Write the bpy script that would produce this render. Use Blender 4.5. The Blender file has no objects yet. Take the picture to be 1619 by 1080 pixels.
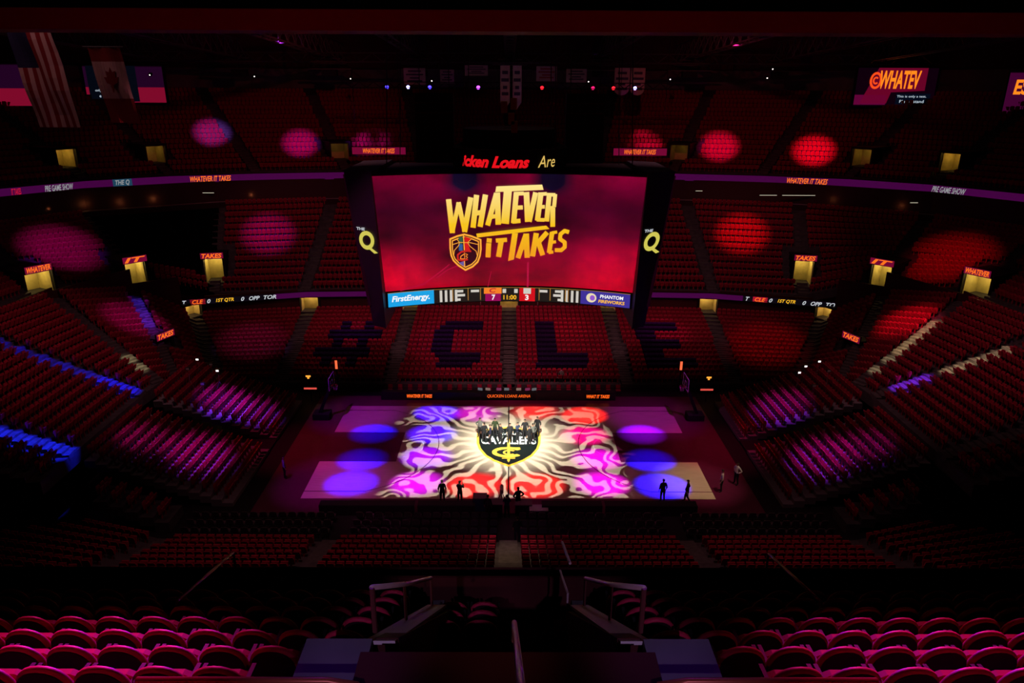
import bpy, bmesh, math, random
from mathutils import Vector, Matrix
random.seed(7)
S = bpy.context.scene
COL = S.collection
PI = math.pi

# ---------------------------------------------------------------- camera, world, exposure
cd = bpy.data.cameras.new('camera'); cam = bpy.data.objects.new('camera', cd); COL.objects.link(cam)
cd.sensor_width = 36; cd.lens = 1120/1619*36; cd.clip_end = 400
cam.location = (0, -50.12, 26.47)
cam.rotation_euler = (Matrix.Rotation(math.radians(-0.26), 3, 'Z') @ Matrix.Rotation(math.radians(90-19.37), 3, 'X') @ Matrix.Rotation(math.radians(0.28), 3, 'Z')).to_euler()
S.camera = cam
S.view_settings.view_transform = 'Standard'; S.view_settings.look = 'None'
S.view_settings.gamma = 1; S.view_settings.exposure = 0.0; S.view_settings.use_curve_mapping = False
S.cycles.max_bounces = 3; S.cycles.diffuse_bounces = 1; S.cycles.glossy_bounces = 1; S.cycles.transmission_bounces = 2
S.cycles.caustics_reflective = False; S.cycles.caustics_refractive = False
w = bpy.data.worlds.new('world'); S.world = w; w.use_nodes = True
w.node_tree.nodes['Background'].inputs[0].default_value = (0.02, 0.002, 0.004, 1)
w.node_tree.nodes['Background'].inputs[1].default_value = 0.04

def lamp(kind, loc, tgt, color, power, size=0.3, angle=10, blend=.5):
    l = bpy.data.lights.new('lamp_light', kind); l.color = color; l.energy = power
    o = bpy.data.objects.new(l.name, l); COL.objects.link(o); o.location = loc
    if tgt is not None:
        o.rotation_euler = (Vector(tgt)-Vector(loc)).to_track_quat('-Z', 'Y').to_euler()
    if kind == 'SPOT':
        l.spot_size = math.radians(angle); l.spot_blend = blend; l.shadow_soft_size = size
    elif kind == 'AREA':
        l.size = size
    else:
        l.shadow_soft_size = size
    return o
def spot_at(loc, tgt, color, E, radius, blend=.5, size=.15):
    """a spot beam: E sets the brightness at the target, radius its pool"""
    d = (Vector(tgt)-Vector(loc)).length
    return lamp('SPOT', loc, tgt, color, E*4*PI*PI*d*d, size, 2*math.degrees(math.atan(radius/d)), blend)

# house wash: area lamps and wide spots added for ambient light, above the picture
for x, y, pw in ((-30, -6, 130), (30, -6, 130), (0, 4, 110)):
    lamp('AREA', (x, y, 34.5), (x*1.1, y+14, 5), (1.0, .42, .42), pw, 5)
WASH = (1.0, .34, .40)
for s in (-1, 1):
    spot_at((s*24, -5, 33.5), (-s*3, 19.5, 3), WASH, .30, 18, 1.0, .3)
    spot_at((s*22, 8, 33.5), (s*25, 28, 9), WASH, .13, 15, 1.0, .3)
    spot_at((s*14, -2, 33.5), (s*35, 2, 6), WASH, .17, 15, 1.0, .3)
    spot_at((s*10, -22, 33.5), (s*14, -17, 1), WASH, .10, 14, 1.0, .3)
spot_at((0, -56, 27.5), (0, -38.4, 27.4), (1, .04, .07), .05, 13, 1.0, .3)     # red lamp added behind the camera to light the roof beam
# pools thrown on the court by moving heads
BLUE = (.006, .002, 1); VIO = (.04, .002, 1); MAG = (.52, .0, 1); MG2 = (.75, 0, 1); RED = (1, .02, .02); PNK = (1, 0, .32)
for x, y, c, E in ((-11.2, 2.2, BLUE, 8), (-11.2, -2.1, BLUE, 9), (-11.3, -5.6, BLUE, 10), (-6.3, 6.2, VIO, 8.5), (-6.3, 2.2, VIO, 6.5), (-6.3, -1.7, (.22, .0, 1), 5), (-6.6, -5.6, (.55, 0, 1), 4.0), (-2.4, -5.8, RED, 4), (-2.8, 6.1, MG2, 2),
                   (1.9, -5.8, RED, 5), (2.3, 6.5, RED, 2.4), (6.6, 5.8, RED, 6), (6.2, 2.0, PNK, 3.2), (6.8, -2.0, (.8, 0, 1), 3.2), (6.7, -5.6, (.8, 0, 1), 4.0), (11.0, 2.2, (.16, 0, 1), 8), (10.8, -2.1, BLUE, 11), (11.0, -5.9, BLUE, 12)):
    sx = 1 if x > 0 else -1
    spot_at((sx*26, y*1.5, 33), (x, y, 0), c, E, 2.0, 1.0, .1)
# magenta and warm washes over the two ends of the court
spot_at((-22, -10, 33), (-13.2, 6.0, 0), (.50, .0, 1), .42, 4.6, .9); spot_at((-22, -14, 33), (-12.8, -5.4, 0), (.70, .0, .9), .40, 4.6, .9)
spot_at((22, -10, 33), (12.8, 5.6, 0), (.62, .0, .8), .36, 4.8, .9); spot_at((22, -14, 33), (13.8, -5.4, 0), (1, .70, .40), .42, 3.6, .9)
spot_at((-18, -20, 33), (0, 0, 0), (.90, .12, .45), .14, 17, .4)
for s in (-1, 1): spot_at((s*16, 2, 33), (s*16.5, 19, 3), WASH, .20, 7.5, 1.0, .3)  # wash added to lift the dark outer letter sections
for s in (-1, 1): spot_at((s*30, 0, 33), (s*16.6, 0, 0), (1, .02, .14), .35, 5.5, 1.0, .3)
# pools on the seats
for x, y, z, c, E, r in ((-36.5, 40.4, 21.6, (.42, .12, 1), 2.4, 2.6), (-26, 41.2, 20.2, (.55, .02, .8), 2.2, 2.7), (-17.5, 41.5, 20.6, (.42, .03, .8), 2.6, 2.7), (17.0, 41.5, 20.8, (1, .02, .30), 2.2, 2.7), (25.9, 40.5, 20.2, (1, .01, .25), 2.3, 2.9), (36.3, 37.1, 20.0, (1, .01, .10), 3.2, 2.9),
                         (-27.7, 31, 11.0, (.50, .01, .62), 1.8, 3.6), (-44, 18.8, 11.8, (.42, .01, .8), 1.6, 4.4), (-34.9, 13.0, 6.2, (.50, .02, .75), 1.8, 3.6), (-25.8, 17.6, 3, (.50, .15, .62), .6, 4.2), (27, 31.6, 11, (1, .01, .03), 2.0, 3.6), (43, 18, 11.3, (1, .01, .04), .7, 5), (25.9, 17.4, 2.8, (1, .02, .06), .5, 5), (36, 10.6, 7.0, (1, .03, .10), 2.3, 3.3),
                         (-16, 20, 3.1, (.6, .02, .6), .5, 3.2), (16.3, 20.3, 3, (.9, .02, .35), .7, 3.4), (6, 21, 3.3, (1, .02, .12), .45, 3.6), (-7, 19, 3, (.5, .02, .5), .4, 4)):
    spot_at((x*.62, y*.1, 33) if abs(x) > 24 else (x*1.35, max(9, y*.5), 33), (x, y, z), c, E, r, 1.0, .15)
# blue and warm slashes along the aisles of the end stands
def slash(a, b, ts, c, E, r):
    for t in ts:
        q = Vector(a)*(1-t)+Vector(b)*t
        spot_at((q.x*.6, q.y*.4-2, 33), q+Vector((0, 0, .2)), c, E, r, .9, .08)
slash((-28.7, 1.0, 4.0), (-41.2, .4, 9.3), (.08, .2), (.004, .006, 1), 9, 1.15)
slash((-28.7, 1.0, 4.0), (-41.2, .4, 9.3), (.32, .44, .56, .68, .8), (.004, .006, 1), 4, 1.0)
slash((-28.3, -9.0, 4.2), (-41.4, -10, 9.3), (.04, .14, .25, .36), (.01, .02, 1), 8, 1.2)
slash((-29.3, 7.6, 2.4), (-37.9, 18.8, 7.2), (.62, .74, .86), (.12, .03, 1), 3.5, 1.15)
slash((28.7, 1.0, 4.0), (41.2, .4, 9.3), (.16, .27), (.25, .02, 1), 7, 1.1)
slash((28.7, 1.0, 4.0), (41.2, .4, 9.3), (.42, .50, .58, .66, .74), (1, .64, .34), 3.4, .8)
slash((29.0, 4.2, 3.6), (40.6, 10.6, 9.0), (.38, .46, .54, .62, .70), (1, .64, .30), 4.2, .8)
slash((29.0, 4.2, 3.6), (40.6, 10.6, 9.0), (.16, .28), (1, .75, .40), 2.5, .75)
slash((-29.0, 4.2, 3.6), (-40.6, 10.6, 9.0), (.16, .26), (1, .80, .40), 2.4, .8)
for s in (-1, 1): spot_at((s*12, 12, 34), (s*30, 43, 22), (1, .10, .14), .05, 26, 1.0, .3)  # dim red fill added over the upper deck
# violet beams over the telescopic stands
for x, y, z, c, E, r in ((-23.6, 3.6, 1.8, (.26, .03, 1), 5.0, 2.8), (-21.2, 3.8, 1.2, (.30, .03, .9), 2.4, 2.6), (-22.3, -4.6, 1.8, (.50, .03, 1), 2.6, 3.0), (-25.8, -5, 3, (.5, .05, 1), 1.3, 2.4), (22.6, 3.6, 1.8, (.42, .03, 1), 2.2, 3.0), (22.5, -5, 1.8, (.45, .03, 1), 2.3, 3.0), (25.2, -5.4, 3, (.4, .03, 1), 1.4, 2.4)):
    spot_at((x*.55, y-3, 33), (x, y, z), c, E, r, 1.0, .15)
# foreground: magenta beams from over the court, blue backlight, violet landings
for s in (-1, 1):
    spot_at((s*13, -12, 33), (s*5.2, -43.5, 21.2), (.95, .02, .40) if s < 0 else (1, .02, .30), 3.8 if s < 0 else 2.8, 2.7, 1.0, .1)
    spot_at((s*4, -4, 30), (s*5.0, -43.5, 21.4), (.04, .01, 1), 2.6, 2.4, 1.0, .1)
    spot_at((s*4.5, -30, 33), (s*1.72, -45.3, 21), (.22, .02, 1), .16, 1.1, .8, .1)
    spot_at((s*3, -60, 33), (s*1.36, -42.2, 20.0), (.62, .40, .80), .30, 1.3, .9, .1)
spot_at((1.5, -56, 29), (.07, -46.0, 22.8), (1, .55, .55), .35, .9, 1.0, .05)  # spot added to brighten the centre handrail
spot_at((0, -8, 33), (0, -15.2, 1.0), (1, .58, .36), .42, 3.0, 1.0, .2)  # warm spot added to light the near centre aisle
# gobo projector: white sunburst and zebra bands thrown on the court
GL = (0, -24, 27.5)
gob = lamp('SPOT', GL, (0, 0, 0), (1, 1, .86), 300000, .04, 46, .1)
def gobo(o):
    l = o.data; l.use_nodes = True; nt = l.node_tree; N = nt.nodes; L = nt.links
    em = [n for n in N if n.type == 'EMISSION'][0]
    def M(op, a, b=None, c=None, cl=False):
        n = N.new('ShaderNodeMath'); n.operation = op; n.use_clamp = cl
        for i, v in enumerate((a, b, c)):
            if v is None: continue
            if isinstance(v, (int, float)): n.inputs[i].default_value = v
            else: L.new(v, n.inputs[i])
        return n.outputs[0]
    def V(op, a, b=None):
        n = N.new('ShaderNodeVectorMath'); n.operation = op
        L.new(a, n.inputs[0])
        if b is not None:
            if isinstance(b, tuple): n.inputs[1].default_value = b
            else: L.new(b, n.inputs[1])
        return n
    tc = N.new('ShaderNodeTexCoord')
    # direction in lamp space -> world direction -> point on the floor
    R = (Vector((0, 0, 0))-Vector(GL)).to_track_quat('-Z', 'Y').to_matrix()
    dv = tc.outputs['Normal']
    dx = V('DOT_PRODUCT', dv, tuple(R[0])).outputs['Value']
    dy = V('DOT_PRODUCT', dv, tuple(R[1])).outputs['Value']
    dz = M('ABSOLUTE', V('DOT_PRODUCT', dv, tuple(R[2])).outputs['Value'])
    k = M('DIVIDE', GL[2], dz)
    # the sign of the lamp-space direction is resolved so that the pool lands ahead of the lamp
    sg = M('SIGN', V('DOT_PRODUCT', dv, tuple(R[2])).outputs['Value'])
    sg = M('MULTIPLY', sg, -1)
    fx = M('MULTIPLY', M('MULTIPLY', dx, k), sg)
    fy = M('ADD', M('MULTIPLY', M('MULTIPLY', dy, k), sg), GL[1])
    cx = N.new('ShaderNodeCombineXYZ'); L.new(fx, cx.inputs[0]); L.new(fy, cx.inputs[1])
    ns = N.new('ShaderNodeTexNoise'); ns.inputs['Scale'].default_value = .33; ns.inputs['Detail'].default_value = 1.2
    L.new(cx.outputs[0], ns.inputs['Vector'])
    n2 = N.new('ShaderNodeTexNoise'); n2.inputs['Scale'].default_value = .9; n2.inputs['Detail'].default_value = 1
    L.new(cx.outputs[0], n2.inputs['Vector'])
    r = M('SQRT', M('ADD', M('MULTIPLY', fx, fx), M('MULTIPLY', M('SUBTRACT', fy, .9), M('SUBTRACT', fy, .9))))
    th = M('ARCTAN2', fy, fx)
    warp = M('MULTIPLY', M('SUBTRACT', ns.outputs[0], .5), M('MULTIPLY', r, 5.6))
    warp2 = M('MULTIPLY', M('SUBTRACT', n2.outputs[0], .5), 3)
    ph = M('ADD', M('ADD', M('MULTIPLY', th, 25), warp), warp2)
    sn = M('SINE', ph)
    stripe = M('MULTIPLY_ADD', sn, 3.0, .30, True)
    core = M('SUBTRACT', 1, M('DIVIDE', M('SUBTRACT', r, 2.2), 3.6, None, True), None, True)
    pat = M('MAXIMUM', stripe, core)
    # ragged outer edge of the throw
    ax = M('ABSOLUTE', fx); edge = M('ADD', 8.6, M('MULTIPLY', M('SUBTRACT', ns.outputs[0], .5), 7))
    out = M('MULTIPLY', M('SUBTRACT', edge, ax), 2.0, None, True)
    ins = M('LESS_THAN', M('ABSOLUTE', fy), 7.45)
    g = M('POWER', 2.718, M('MULTIPLY', M('MULTIPLY', r, r), -.055))
    lev = M('ADD', M('MULTIPLY', g, 1.0), .115)
    tot = M('MULTIPLY', M('MULTIPLY', M('MULTIPLY', pat, out), ins), lev)
    L.new(tot, em.inputs['Strength'])
gobo(gob)

# ---------------------------------------------------------------- materials
MATS = {}
def mat(name, col, rough=.6, metal=0, var=.0, scale=6, spec=.2):
    if name in MATS: return MATS[name]
    m = bpy.data.materials.new(name); m.use_nodes = True; MATS[name] = m
    b = m.node_tree.nodes['Principled BSDF']
    b.inputs['Roughness'].default_value = rough; b.inputs['Metallic'].default_value = metal
    b.inputs['Specular IOR Level'].default_value = spec
    N = m.node_tree.nodes; L = m.node_tree.links
    if var > 0:
        t = N.new('ShaderNodeTexCoord'); n = N.new('ShaderNodeTexNoise'); n.inputs['Scale'].default_value = scale
        L.new(t.outputs['Object'], n.inputs['Vector'])
        r = N.new('ShaderNodeValToRGB'); L.new(n.outputs[0], r.inputs[0])
        r.color_ramp.elements[0].position = .3; r.color_ramp.elements[1].position = .7
        r.color_ramp.elements[0].color = tuple(c*(1-var) for c in col)+(1,)
        r.color_ramp.elements[1].color = tuple(min(1, c*(1+var)) for c in col)+(1,)
        L.new(r.outputs[0], b.inputs['Base Color'])
    else:
        b.inputs['Base Color'].default_value = tuple(col)+(1,)
    return m
def glow(name, col, strength=1.0):
    if name in MATS: return MATS[name]
    m = bpy.data.materials.new(name); m.use_nodes = True; MATS[name] = m
    b = m.node_tree.nodes['Principled BSDF']
    b.inputs['Base Color'].default_value = (.01, .01, .01, 1); b.inputs['Roughness'].default_value = .5
    b.inputs['Emission Color'].default_value = tuple(col)+(1,); b.inputs['Emission Strength'].default_value = strength
    return m
SEAT = mat('maroon_seat_plastic', (.30, .010, .035), .6, 0, .15, 3, .08)
SEATN = mat('maroon_seat_vinyl', (.32, .012, .05), .5, 0, .12, 4, .12)
NAVY = mat('navy_seat_cover', (.020, .008, .05), .8, 0, 0, 6, .05)
SHELL = mat('black_seat_shell', (.018, .008, .010), .5)
CONC = mat('painted_concrete', (.055, .05, .055), .8, 0, .25, 2)
STEP = mat('stair_concrete', (.07, .065, .065), .8, 0, .2, 3)
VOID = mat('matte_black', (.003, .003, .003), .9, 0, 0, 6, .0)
DARK = mat('black_paint', (.012, .011, .013), .6)
DARKM = mat('black_metal', (.02, .02, .022), .4, .6)
WALL = mat('dark_maroon_wall', (.045, .007, .009), .8, 0, .3, .3)
GREYW = mat('grey_wall', (.12, .10, .10), .7, 0, .2, .4)
STEEL = mat('brushed_rail_steel', (.5, .47, .48), .35, .7)
WHITE = mat('white_board', (.75, .75, .75), .5)
YELW = mat('cream_tunnel_wall', (.62, .52, .22), .7, 0, .1, 2)
BEIGE = mat('banner_cloth', (.50, .42, .38), .8, 0, .1, 2)
MAR = mat('wine_court_paint', (.10, .010, .045), .32, 0, .08, 2)
GOLD = mat('gold_court_paint', (.75, .42, .04), .35)
BLK = mat('black_court_paint', (.006, .009, .009), .35)
WHT = mat('white_court_paint', (.8, .8, .78), .35)

# ---------------------------------------------------------------- helpers
class MB:
    def __init__(s): s.v = []; s.f = []; s.m = []
    def add(s, vs, fs, m=0):
        k = len(s.v); s.v += [tuple(p) for p in vs]; s.f += [tuple(i+k for i in f) for f in fs]; s.m += [m]*len(fs)
        return s
    def box(s, a, b, m=0, mtx=None):
        (x0, y0, z0), (x1, y1, z1) = a, b
        vs = [Vector(p) for p in ((x0, y0, z0), (x1, y0, z0), (x1, y1, z0), (x0, y1, z0), (x0, y0, z1), (x1, y0, z1), (x1, y1, z1), (x0, y1, z1))]
        if mtx: vs = [mtx @ p for p in vs]
        return s.add(vs, [(0, 3, 2, 1), (4, 5, 6, 7), (0, 1, 5, 4), (1, 2, 6, 5), (2, 3, 7, 6), (3, 0, 4, 7)], m)
    def hexa(s, vs, m=0):
        return s.add(vs, [(0, 3, 2, 1), (4, 5, 6, 7), (0, 1, 5, 4), (1, 2, 6, 5), (2, 3, 7, 6), (3, 0, 4, 7)], m)
    def prism(s, pts, d, m=0):
        """extrude polygon pts (3D) by vector d"""
        n = len(pts); d = Vector(d)
        vs = [Vector(p) for p in pts]+[Vector(p)+d for p in pts]
        fs = [tuple(range(n-1, -1, -1)), tuple(range(n, 2*n))]+[(i, (i+1) % n, n+(i+1) % n, n+i) for i in range(n)]
        return s.add(vs, fs, m)
    def tube(s, pts, r, m=0, n=6, cap=True):
        pts = [Vector(p) for p in pts]; rings = []
        rr = r if isinstance(r, (list, tuple)) else [r]*len(pts)
        for i, p in enumerate(pts):
            t = (pts[min(i+1, len(pts)-1)]-pts[max(i-1, 0)]).normalized()
            a = t.cross(Vector((0, 0, 1))) if abs(t.z) < .95 else t.cross(Vector((1, 0, 0)))
            a.normalize(); b = t.cross(a)
            rings.append([p+(a*math.cos(2*PI*k/n)+b*math.sin(2*PI*k/n))*rr[i] for k in range(n)])
        vs = [q for R in rings for q in R]; fs = []
        for i in range(len(pts)-1):
            for k in range(n):
                fs.append((i*n+k, i*n+(k+1) % n, (i+1)*n+(k+1) % n, (i+1)*n+k))
        if cap: fs += [tuple(range(n-1, -1, -1)), tuple(range((len(pts)-1)*n, len(pts)*n))]
        return s.add(vs, fs, m)
    def lathe(s, prof, c=(0, 0, 0), m=0, n=16):
        c = Vector(c); vs = []; fs = []
        for (r, z) in prof:
            vs += [c+Vector((r*math.cos(2*PI*k/n), r*math.sin(2*PI*k/n), z)) for k in range(n)]
        for i in range(len(prof)-1):
            for k in range(n): fs.append((i*n+k, i*n+(k+1) % n, (i+1)*n+(k+1) % n, (i+1)*n+k))
        return s.add(vs, fs, m)
    def build(s, name, mats, parent=None, smooth=False):
        me = bpy.data.meshes.new(name); me.from_pydata(s.v, [], s.f)
        mats = mats if isinstance(mats, (list, tuple)) else [mats]
        for x in mats: me.materials.append(x)
        me.polygons.foreach_set('material_index', s.m)
        if smooth: me.polygons.foreach_set('use_smooth', [True]*len(me.polygons))
        me.update()
        o = bpy.data.objects.new(name, me); COL.objects.link(o)
        if parent: o.parent = parent
        return o
def tag(o, label=None, cat=None, group=None, kind=None):
    if label: o['label'] = label
    if cat: o['category'] = cat
    if group: o['group'] = group
    if kind: o['kind'] = kind
    return o
def empty(name, loc, label, cat, rz=0, group=None):
    o = bpy.data.objects.new(name, None); COL.objects.link(o); o.location = loc; o.rotation_euler = (0, 0, rz); o.empty_display_size = .2
    return tag(o, label, cat, group)
KIDS = {}
def kids(o): return KIDS.get(o.name, None) or [c for c in bpy.data.objects if c.parent == o]
def copy_tree(o, label, loc, rz, ch=None, sc=None):
    c = o.copy(); COL.objects.link(c); c.location = loc; c.rotation_euler = (0, 0, rz); c['label'] = label
    if sc: c.scale = sc
    for k in (ch if ch is not None else kids(o)):
        d = k.copy(); COL.objects.link(d); d.parent = c
    return c
ORD = ['zeroth', 'first', 'second', 'third', 'fourth', 'fifth', 'sixth', 'seventh', 'eighth', 'ninth', 'tenth', 'eleventh', 'twelfth', 'thirteenth', 'fourteenth', 'fifteenth', 'sixteenth', 'seventeenth', 'eighteenth', 'nineteenth', 'twentieth', 'twenty-first', 'twenty-second', 'twenty-third', 'twenty-fourth']
_tc = {}
def text_mesh(txt, size=1, shear=0, bold=0):
    """2D triangles of a word: (verts, faces, width, height)"""
    k = (txt, size, shear, bold)
    if k in _tc: return _tc[k]
    cu = bpy.data.curves.new('t', 'FONT'); cu.body = txt; cu.size = size; cu.shear = shear; cu.offset = bold
    cu.resolution_u = 3; cu.align_x = 'CENTER'; cu.align_y = 'CENTER'
    o = bpy.data.objects.new('t', cu); COL.objects.link(o)
    dg = bpy.context.evaluated_depsgraph_get(); me = o.evaluated_get(dg).to_mesh()
    vs = [(v.co.x, v.co.y) for v in me.vertices]; fs = [tuple(p.vertices) for p in me.polygons]
    o.evaluated_get(dg).to_mesh_clear(); bpy.data.objects.remove(o); bpy.data.curves.remove(cu)
    x0 = min(v[0] for v in vs); x1 = max(v[0] for v in vs); y0 = min(v[1] for v in vs); y1 = max(v[1] for v in vs)
    vs = [((x-x0)/(x1-x0)-.5, (y-y0)/(y1-y0)-.5) for x, y in vs]
    _tc[k] = (vs, fs, x1-x0, y1-y0)
    return _tc[k]
def word(mb, txt, fn, cu, cv, wd, ht, m=0, shear=0, bold=0):
    """put a word on a surface fn(u,v) centred at cu,cv, wd x ht"""
    vs, fs, _, _ = text_mesh(txt, 1, shear, bold)
    mb.add([fn(cu+x*wd, cv+y*ht) for x, y in vs], fs, m)
def plane_fn(o, ax, ay, off=.0):
    o = Vector(o); ax = Vector(ax).normalized(); ay = Vector(ay).normalized(); n = ax.cross(ay)
    return lambda u, v: o+ax*u+ay*v+n*off

# ================================================================ floor and court
b = MB(); b.box((-46, -40, -.3), (46, 40, -.02)); tag(b.build('floor', DARK), kind='structure')
WOOD = bpy.data.materials.new('maple_planks'); WOOD.use_nodes = True
def wood():
    N = WOOD.node_tree.nodes; L = WOOD.node_tree.links; B = N['Principled BSDF']
    t = N.new('ShaderNodeTexCoord'); mp = N.new('ShaderNodeMapping'); mp.inputs['Scale'].default_value = (.6, 9, 1)
    L.new(t.outputs['Object'], mp.inputs[0]); n = N.new('ShaderNodeTexNoise'); n.inputs['Scale'].default_value = 1.4; n.inputs['Detail'].default_value = 3
    L.new(mp.outputs[0], n.inputs['Vector']); r = N.new('ShaderNodeValToRGB'); L.new(n.outputs[0], r.inputs[0])
    r.color_ramp.elements[0].position = .35; r.color_ramp.elements[1].position = .65
    r.color_ramp.elements[0].color = (.50, .40, .30, 1); r.color_ramp.elements[1].color = (.60, .50, .39, 1)
    L.new(r.outputs[0], B.inputs['Base Color']); B.inputs['Roughness'].default_value = .30; B.inputs['Specular IOR Level'].default_value = .4
wood()
ct = empty('basketball_court', (0, 0, 0), 'maple basketball court with wine red keys and apron, shield logo at centre', 'court')
def slab(name, x0, y0, x1, y1, z, m, z0=None):
    bb = MB(); bb.box((x0, y0, z-.02 if z0 is None else z0), (x1, y1, z), 0); return bb.build(name, m, ct)
slab('apron', -17.2, -9.4, 17.2, 9.9, .012, MAR, -.02)
slab('playing_surface', -14.33, -7.62, 14.33, 7.62, .03, WOOD, -.01)
for s in (-1, 1):
    slab('key', min(s*14.33, s*8.53), -2.44, max(s*14.33, s*8.53), 2.44, .038, MAR)
    bb = MB(); r0, r1 = 7.19, 7.26; hx = s*12.75; a0 = math.acos(0)-.0
    pts = []
    for k in range(33):
        a = -1.18+2.36*k/32; pts.append((hx-s*math.cos(a)*7.24, math.sin(a)*7.24))
    for i in range(32):
        (xa, ya), (xb, yb) = pts[i], pts[i+1]
        f = 1-.06/7.24
        bb.add([(xa, ya, .042), (xb, yb, .042), (hx+(xb-hx)*f, yb*f, .042), (hx+(xa-hx)*f, ya*f, .042)], [(0, 1, 2, 3)])
    for t in (-1, 1): bb.box((min(s*14.33, s*10.0), t*6.7-.03, .03), (max(s*14.33, s*10.0), t*6.7+.03, .042))
    bb.build('three_point_line', MAR, ct)
    bb = MB()
    for k in range(24):
        a = PI*k/24; a2 = PI*(k+1)/24; c = s*8.53
        q = lambda a, r: (c-s*math.sin(a)*r, math.cos(a)*r, .043)
        bb.add([q(a, 1.83), q(a2, 1.83), q(a2, 1.78), q(a, 1.78)], [(0, 1, 2, 3)])
    bb.build('free_throw_circle', WHT, ct)
slab('half_court_line', -.045, -7.62, .045, 7.62, .040, BLK)
# shield logo: gold border, black field, white letters, gold sword and C
def shield(sx, sy, oy):
    base = [(0, 1.0), (.35, .93), (.7, .86), (1.0, .88), (1.02, .45), (1.0, .1), (.92, -.2), (.72, -.55), (.45, -.8), (.2, -.95), (0, -1.06)]
    pts = base+[(-x, y) for x, y in base[-2:0:-1]]
    return [(x*sx, y*sy+oy) for x, y in pts]

def flatp(pts, z): return [(x, y, z) for x, y in pts]
bb = MB(); bb.prism(flatp(shield(2.55, 3.25, .25), .03), (0, 0, .016), 0); LOGO = bb.build('shield_border', GOLD, ct)
bb = MB(); bb.prism(flatp(shield(2.36, 3.0, .25), .04), (0, 0, .010), 0); bb.build('shield_field', BLK, LOGO)
F0 = lambda u, v: Vector((u, v, .056))
bb = MB(); word(bb, 'CAVALIERS', F0, 0, 1.05, 4.4, 1.35, 0, 0, .02); bb.build('shield_lettering', WHT, LOGO)
bb = MB(); word(bb, 'CLEVELAND', F0, 0, 2.15, 2.2, .40); bb.build('shield_small_lettering', WHT, LOGO)
bb = MB(); z = .058
def ring2(bb, cx, cy, rx, ry, a0, a1, wdt, n=20, fn=None, m=0):
    fn = fn or (lambda u, v: Vector((u, v, z)))
    for i in range(n):
        a = a0+(a1-a0)*i/n; a2 = a0+(a1-a0)*(i+1)/n
        q = lambda a, k: fn(cx+math.cos(a)*(rx-k), cy+math.sin(a)*(ry-k))
        bb.add([q(a, 0), q(a2, 0), q(a2, wdt), q(a, wdt)], [(0, 1, 2, 3)], m)
ring2(bb, -.05, -.95, 1.25, .85, .6, 5.6, .36)
ring2(bb, .1, -1.0, .55, .42, .8, 5.4, .16)
bb.prism(flatp([(-.10, 1.9), (0, 2.15), (.10, 1.9), (.10, -2.3), (0, -2.6), (-.10, -2.3)], .057), (0, 0, .006))
bb.box((-.5, -2.0, .057), (.5, -1.85, .063)); bb.box((-.6, -.35, .057), (.9, -.2, .063))
bb.build('shield_sword_emblem', GOLD, LOGO)

# ================================================================ seating bowls
# stations: plan points of the aisles, left half; mirrored for the right half
FA = [(0, 12, .3), (-11.3, 12, .3), (-21.6, 12.2, .35), (-27.2, 11.2, .7), (-29.3, 7.6, 2.4), (-29.0, 4.2, 3.6), (-28.7, 1.0, 4.0), (-28.3, -9.0, 4.2), (-28.2, -12.6, 4.2)]
BA = [(0, 26, 3.15), (-11.0, 26, 3.15), (-22.2, 25.4, 3.15), (-33.6, 22.2, 3.5), (-37.9, 18.8, 7.2), (-40.6, 10.6, 9.0), (-41.2, .4, 9.3), (-41.4, -10.0, 9.3), (-41.2, -14, 9.3)]
FB = [(0, 26.6, 5.7), (-11.2, 26.6, 5.7), (-22.6, 26.0, 5.7), (-32.0, 24.3, 5.8), (-37.8, 20.0, 8.1), (-42.3, 12.0, 9.6), (-42.2, .4, 9.9), (-42.4, -10, 9.9)]
BB_ = [(0, 37.4, 13.6), (-11.0, 37.4, 13.6), (-21.4, 36.8, 13.6), (-34.0, 33.6, 13.6), (-45.4, 26.6, 13.6), (-51.5, 17.0, 13.6), (-54.5, 4, 13.6), (-54.5, -10, 13.6)]
FU = [(0, 38, 17.6), (-10.5, 38, 17.6), (-19.8, 37.5, 17.6), (-30.0, 35.4, 17.6), (-38.8, 32.3, 17.6), (-45.6, 27.3, 17.6), (-51, 19.5, 17.6), (-55, 8, 17.6), (-55.5, -6, 17.6)]
BU = [(0, 52, 26.0), (-14, 52, 26.0), (-27, 51.3, 26.0), (-40.5, 48.4, 26.0), (-52, 42.5, 26.0), (-60.5, 34, 26.0), (-66.5, 23.5, 26.0), (-70, 9, 26.0), (-70, -6, 26.0)]
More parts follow.
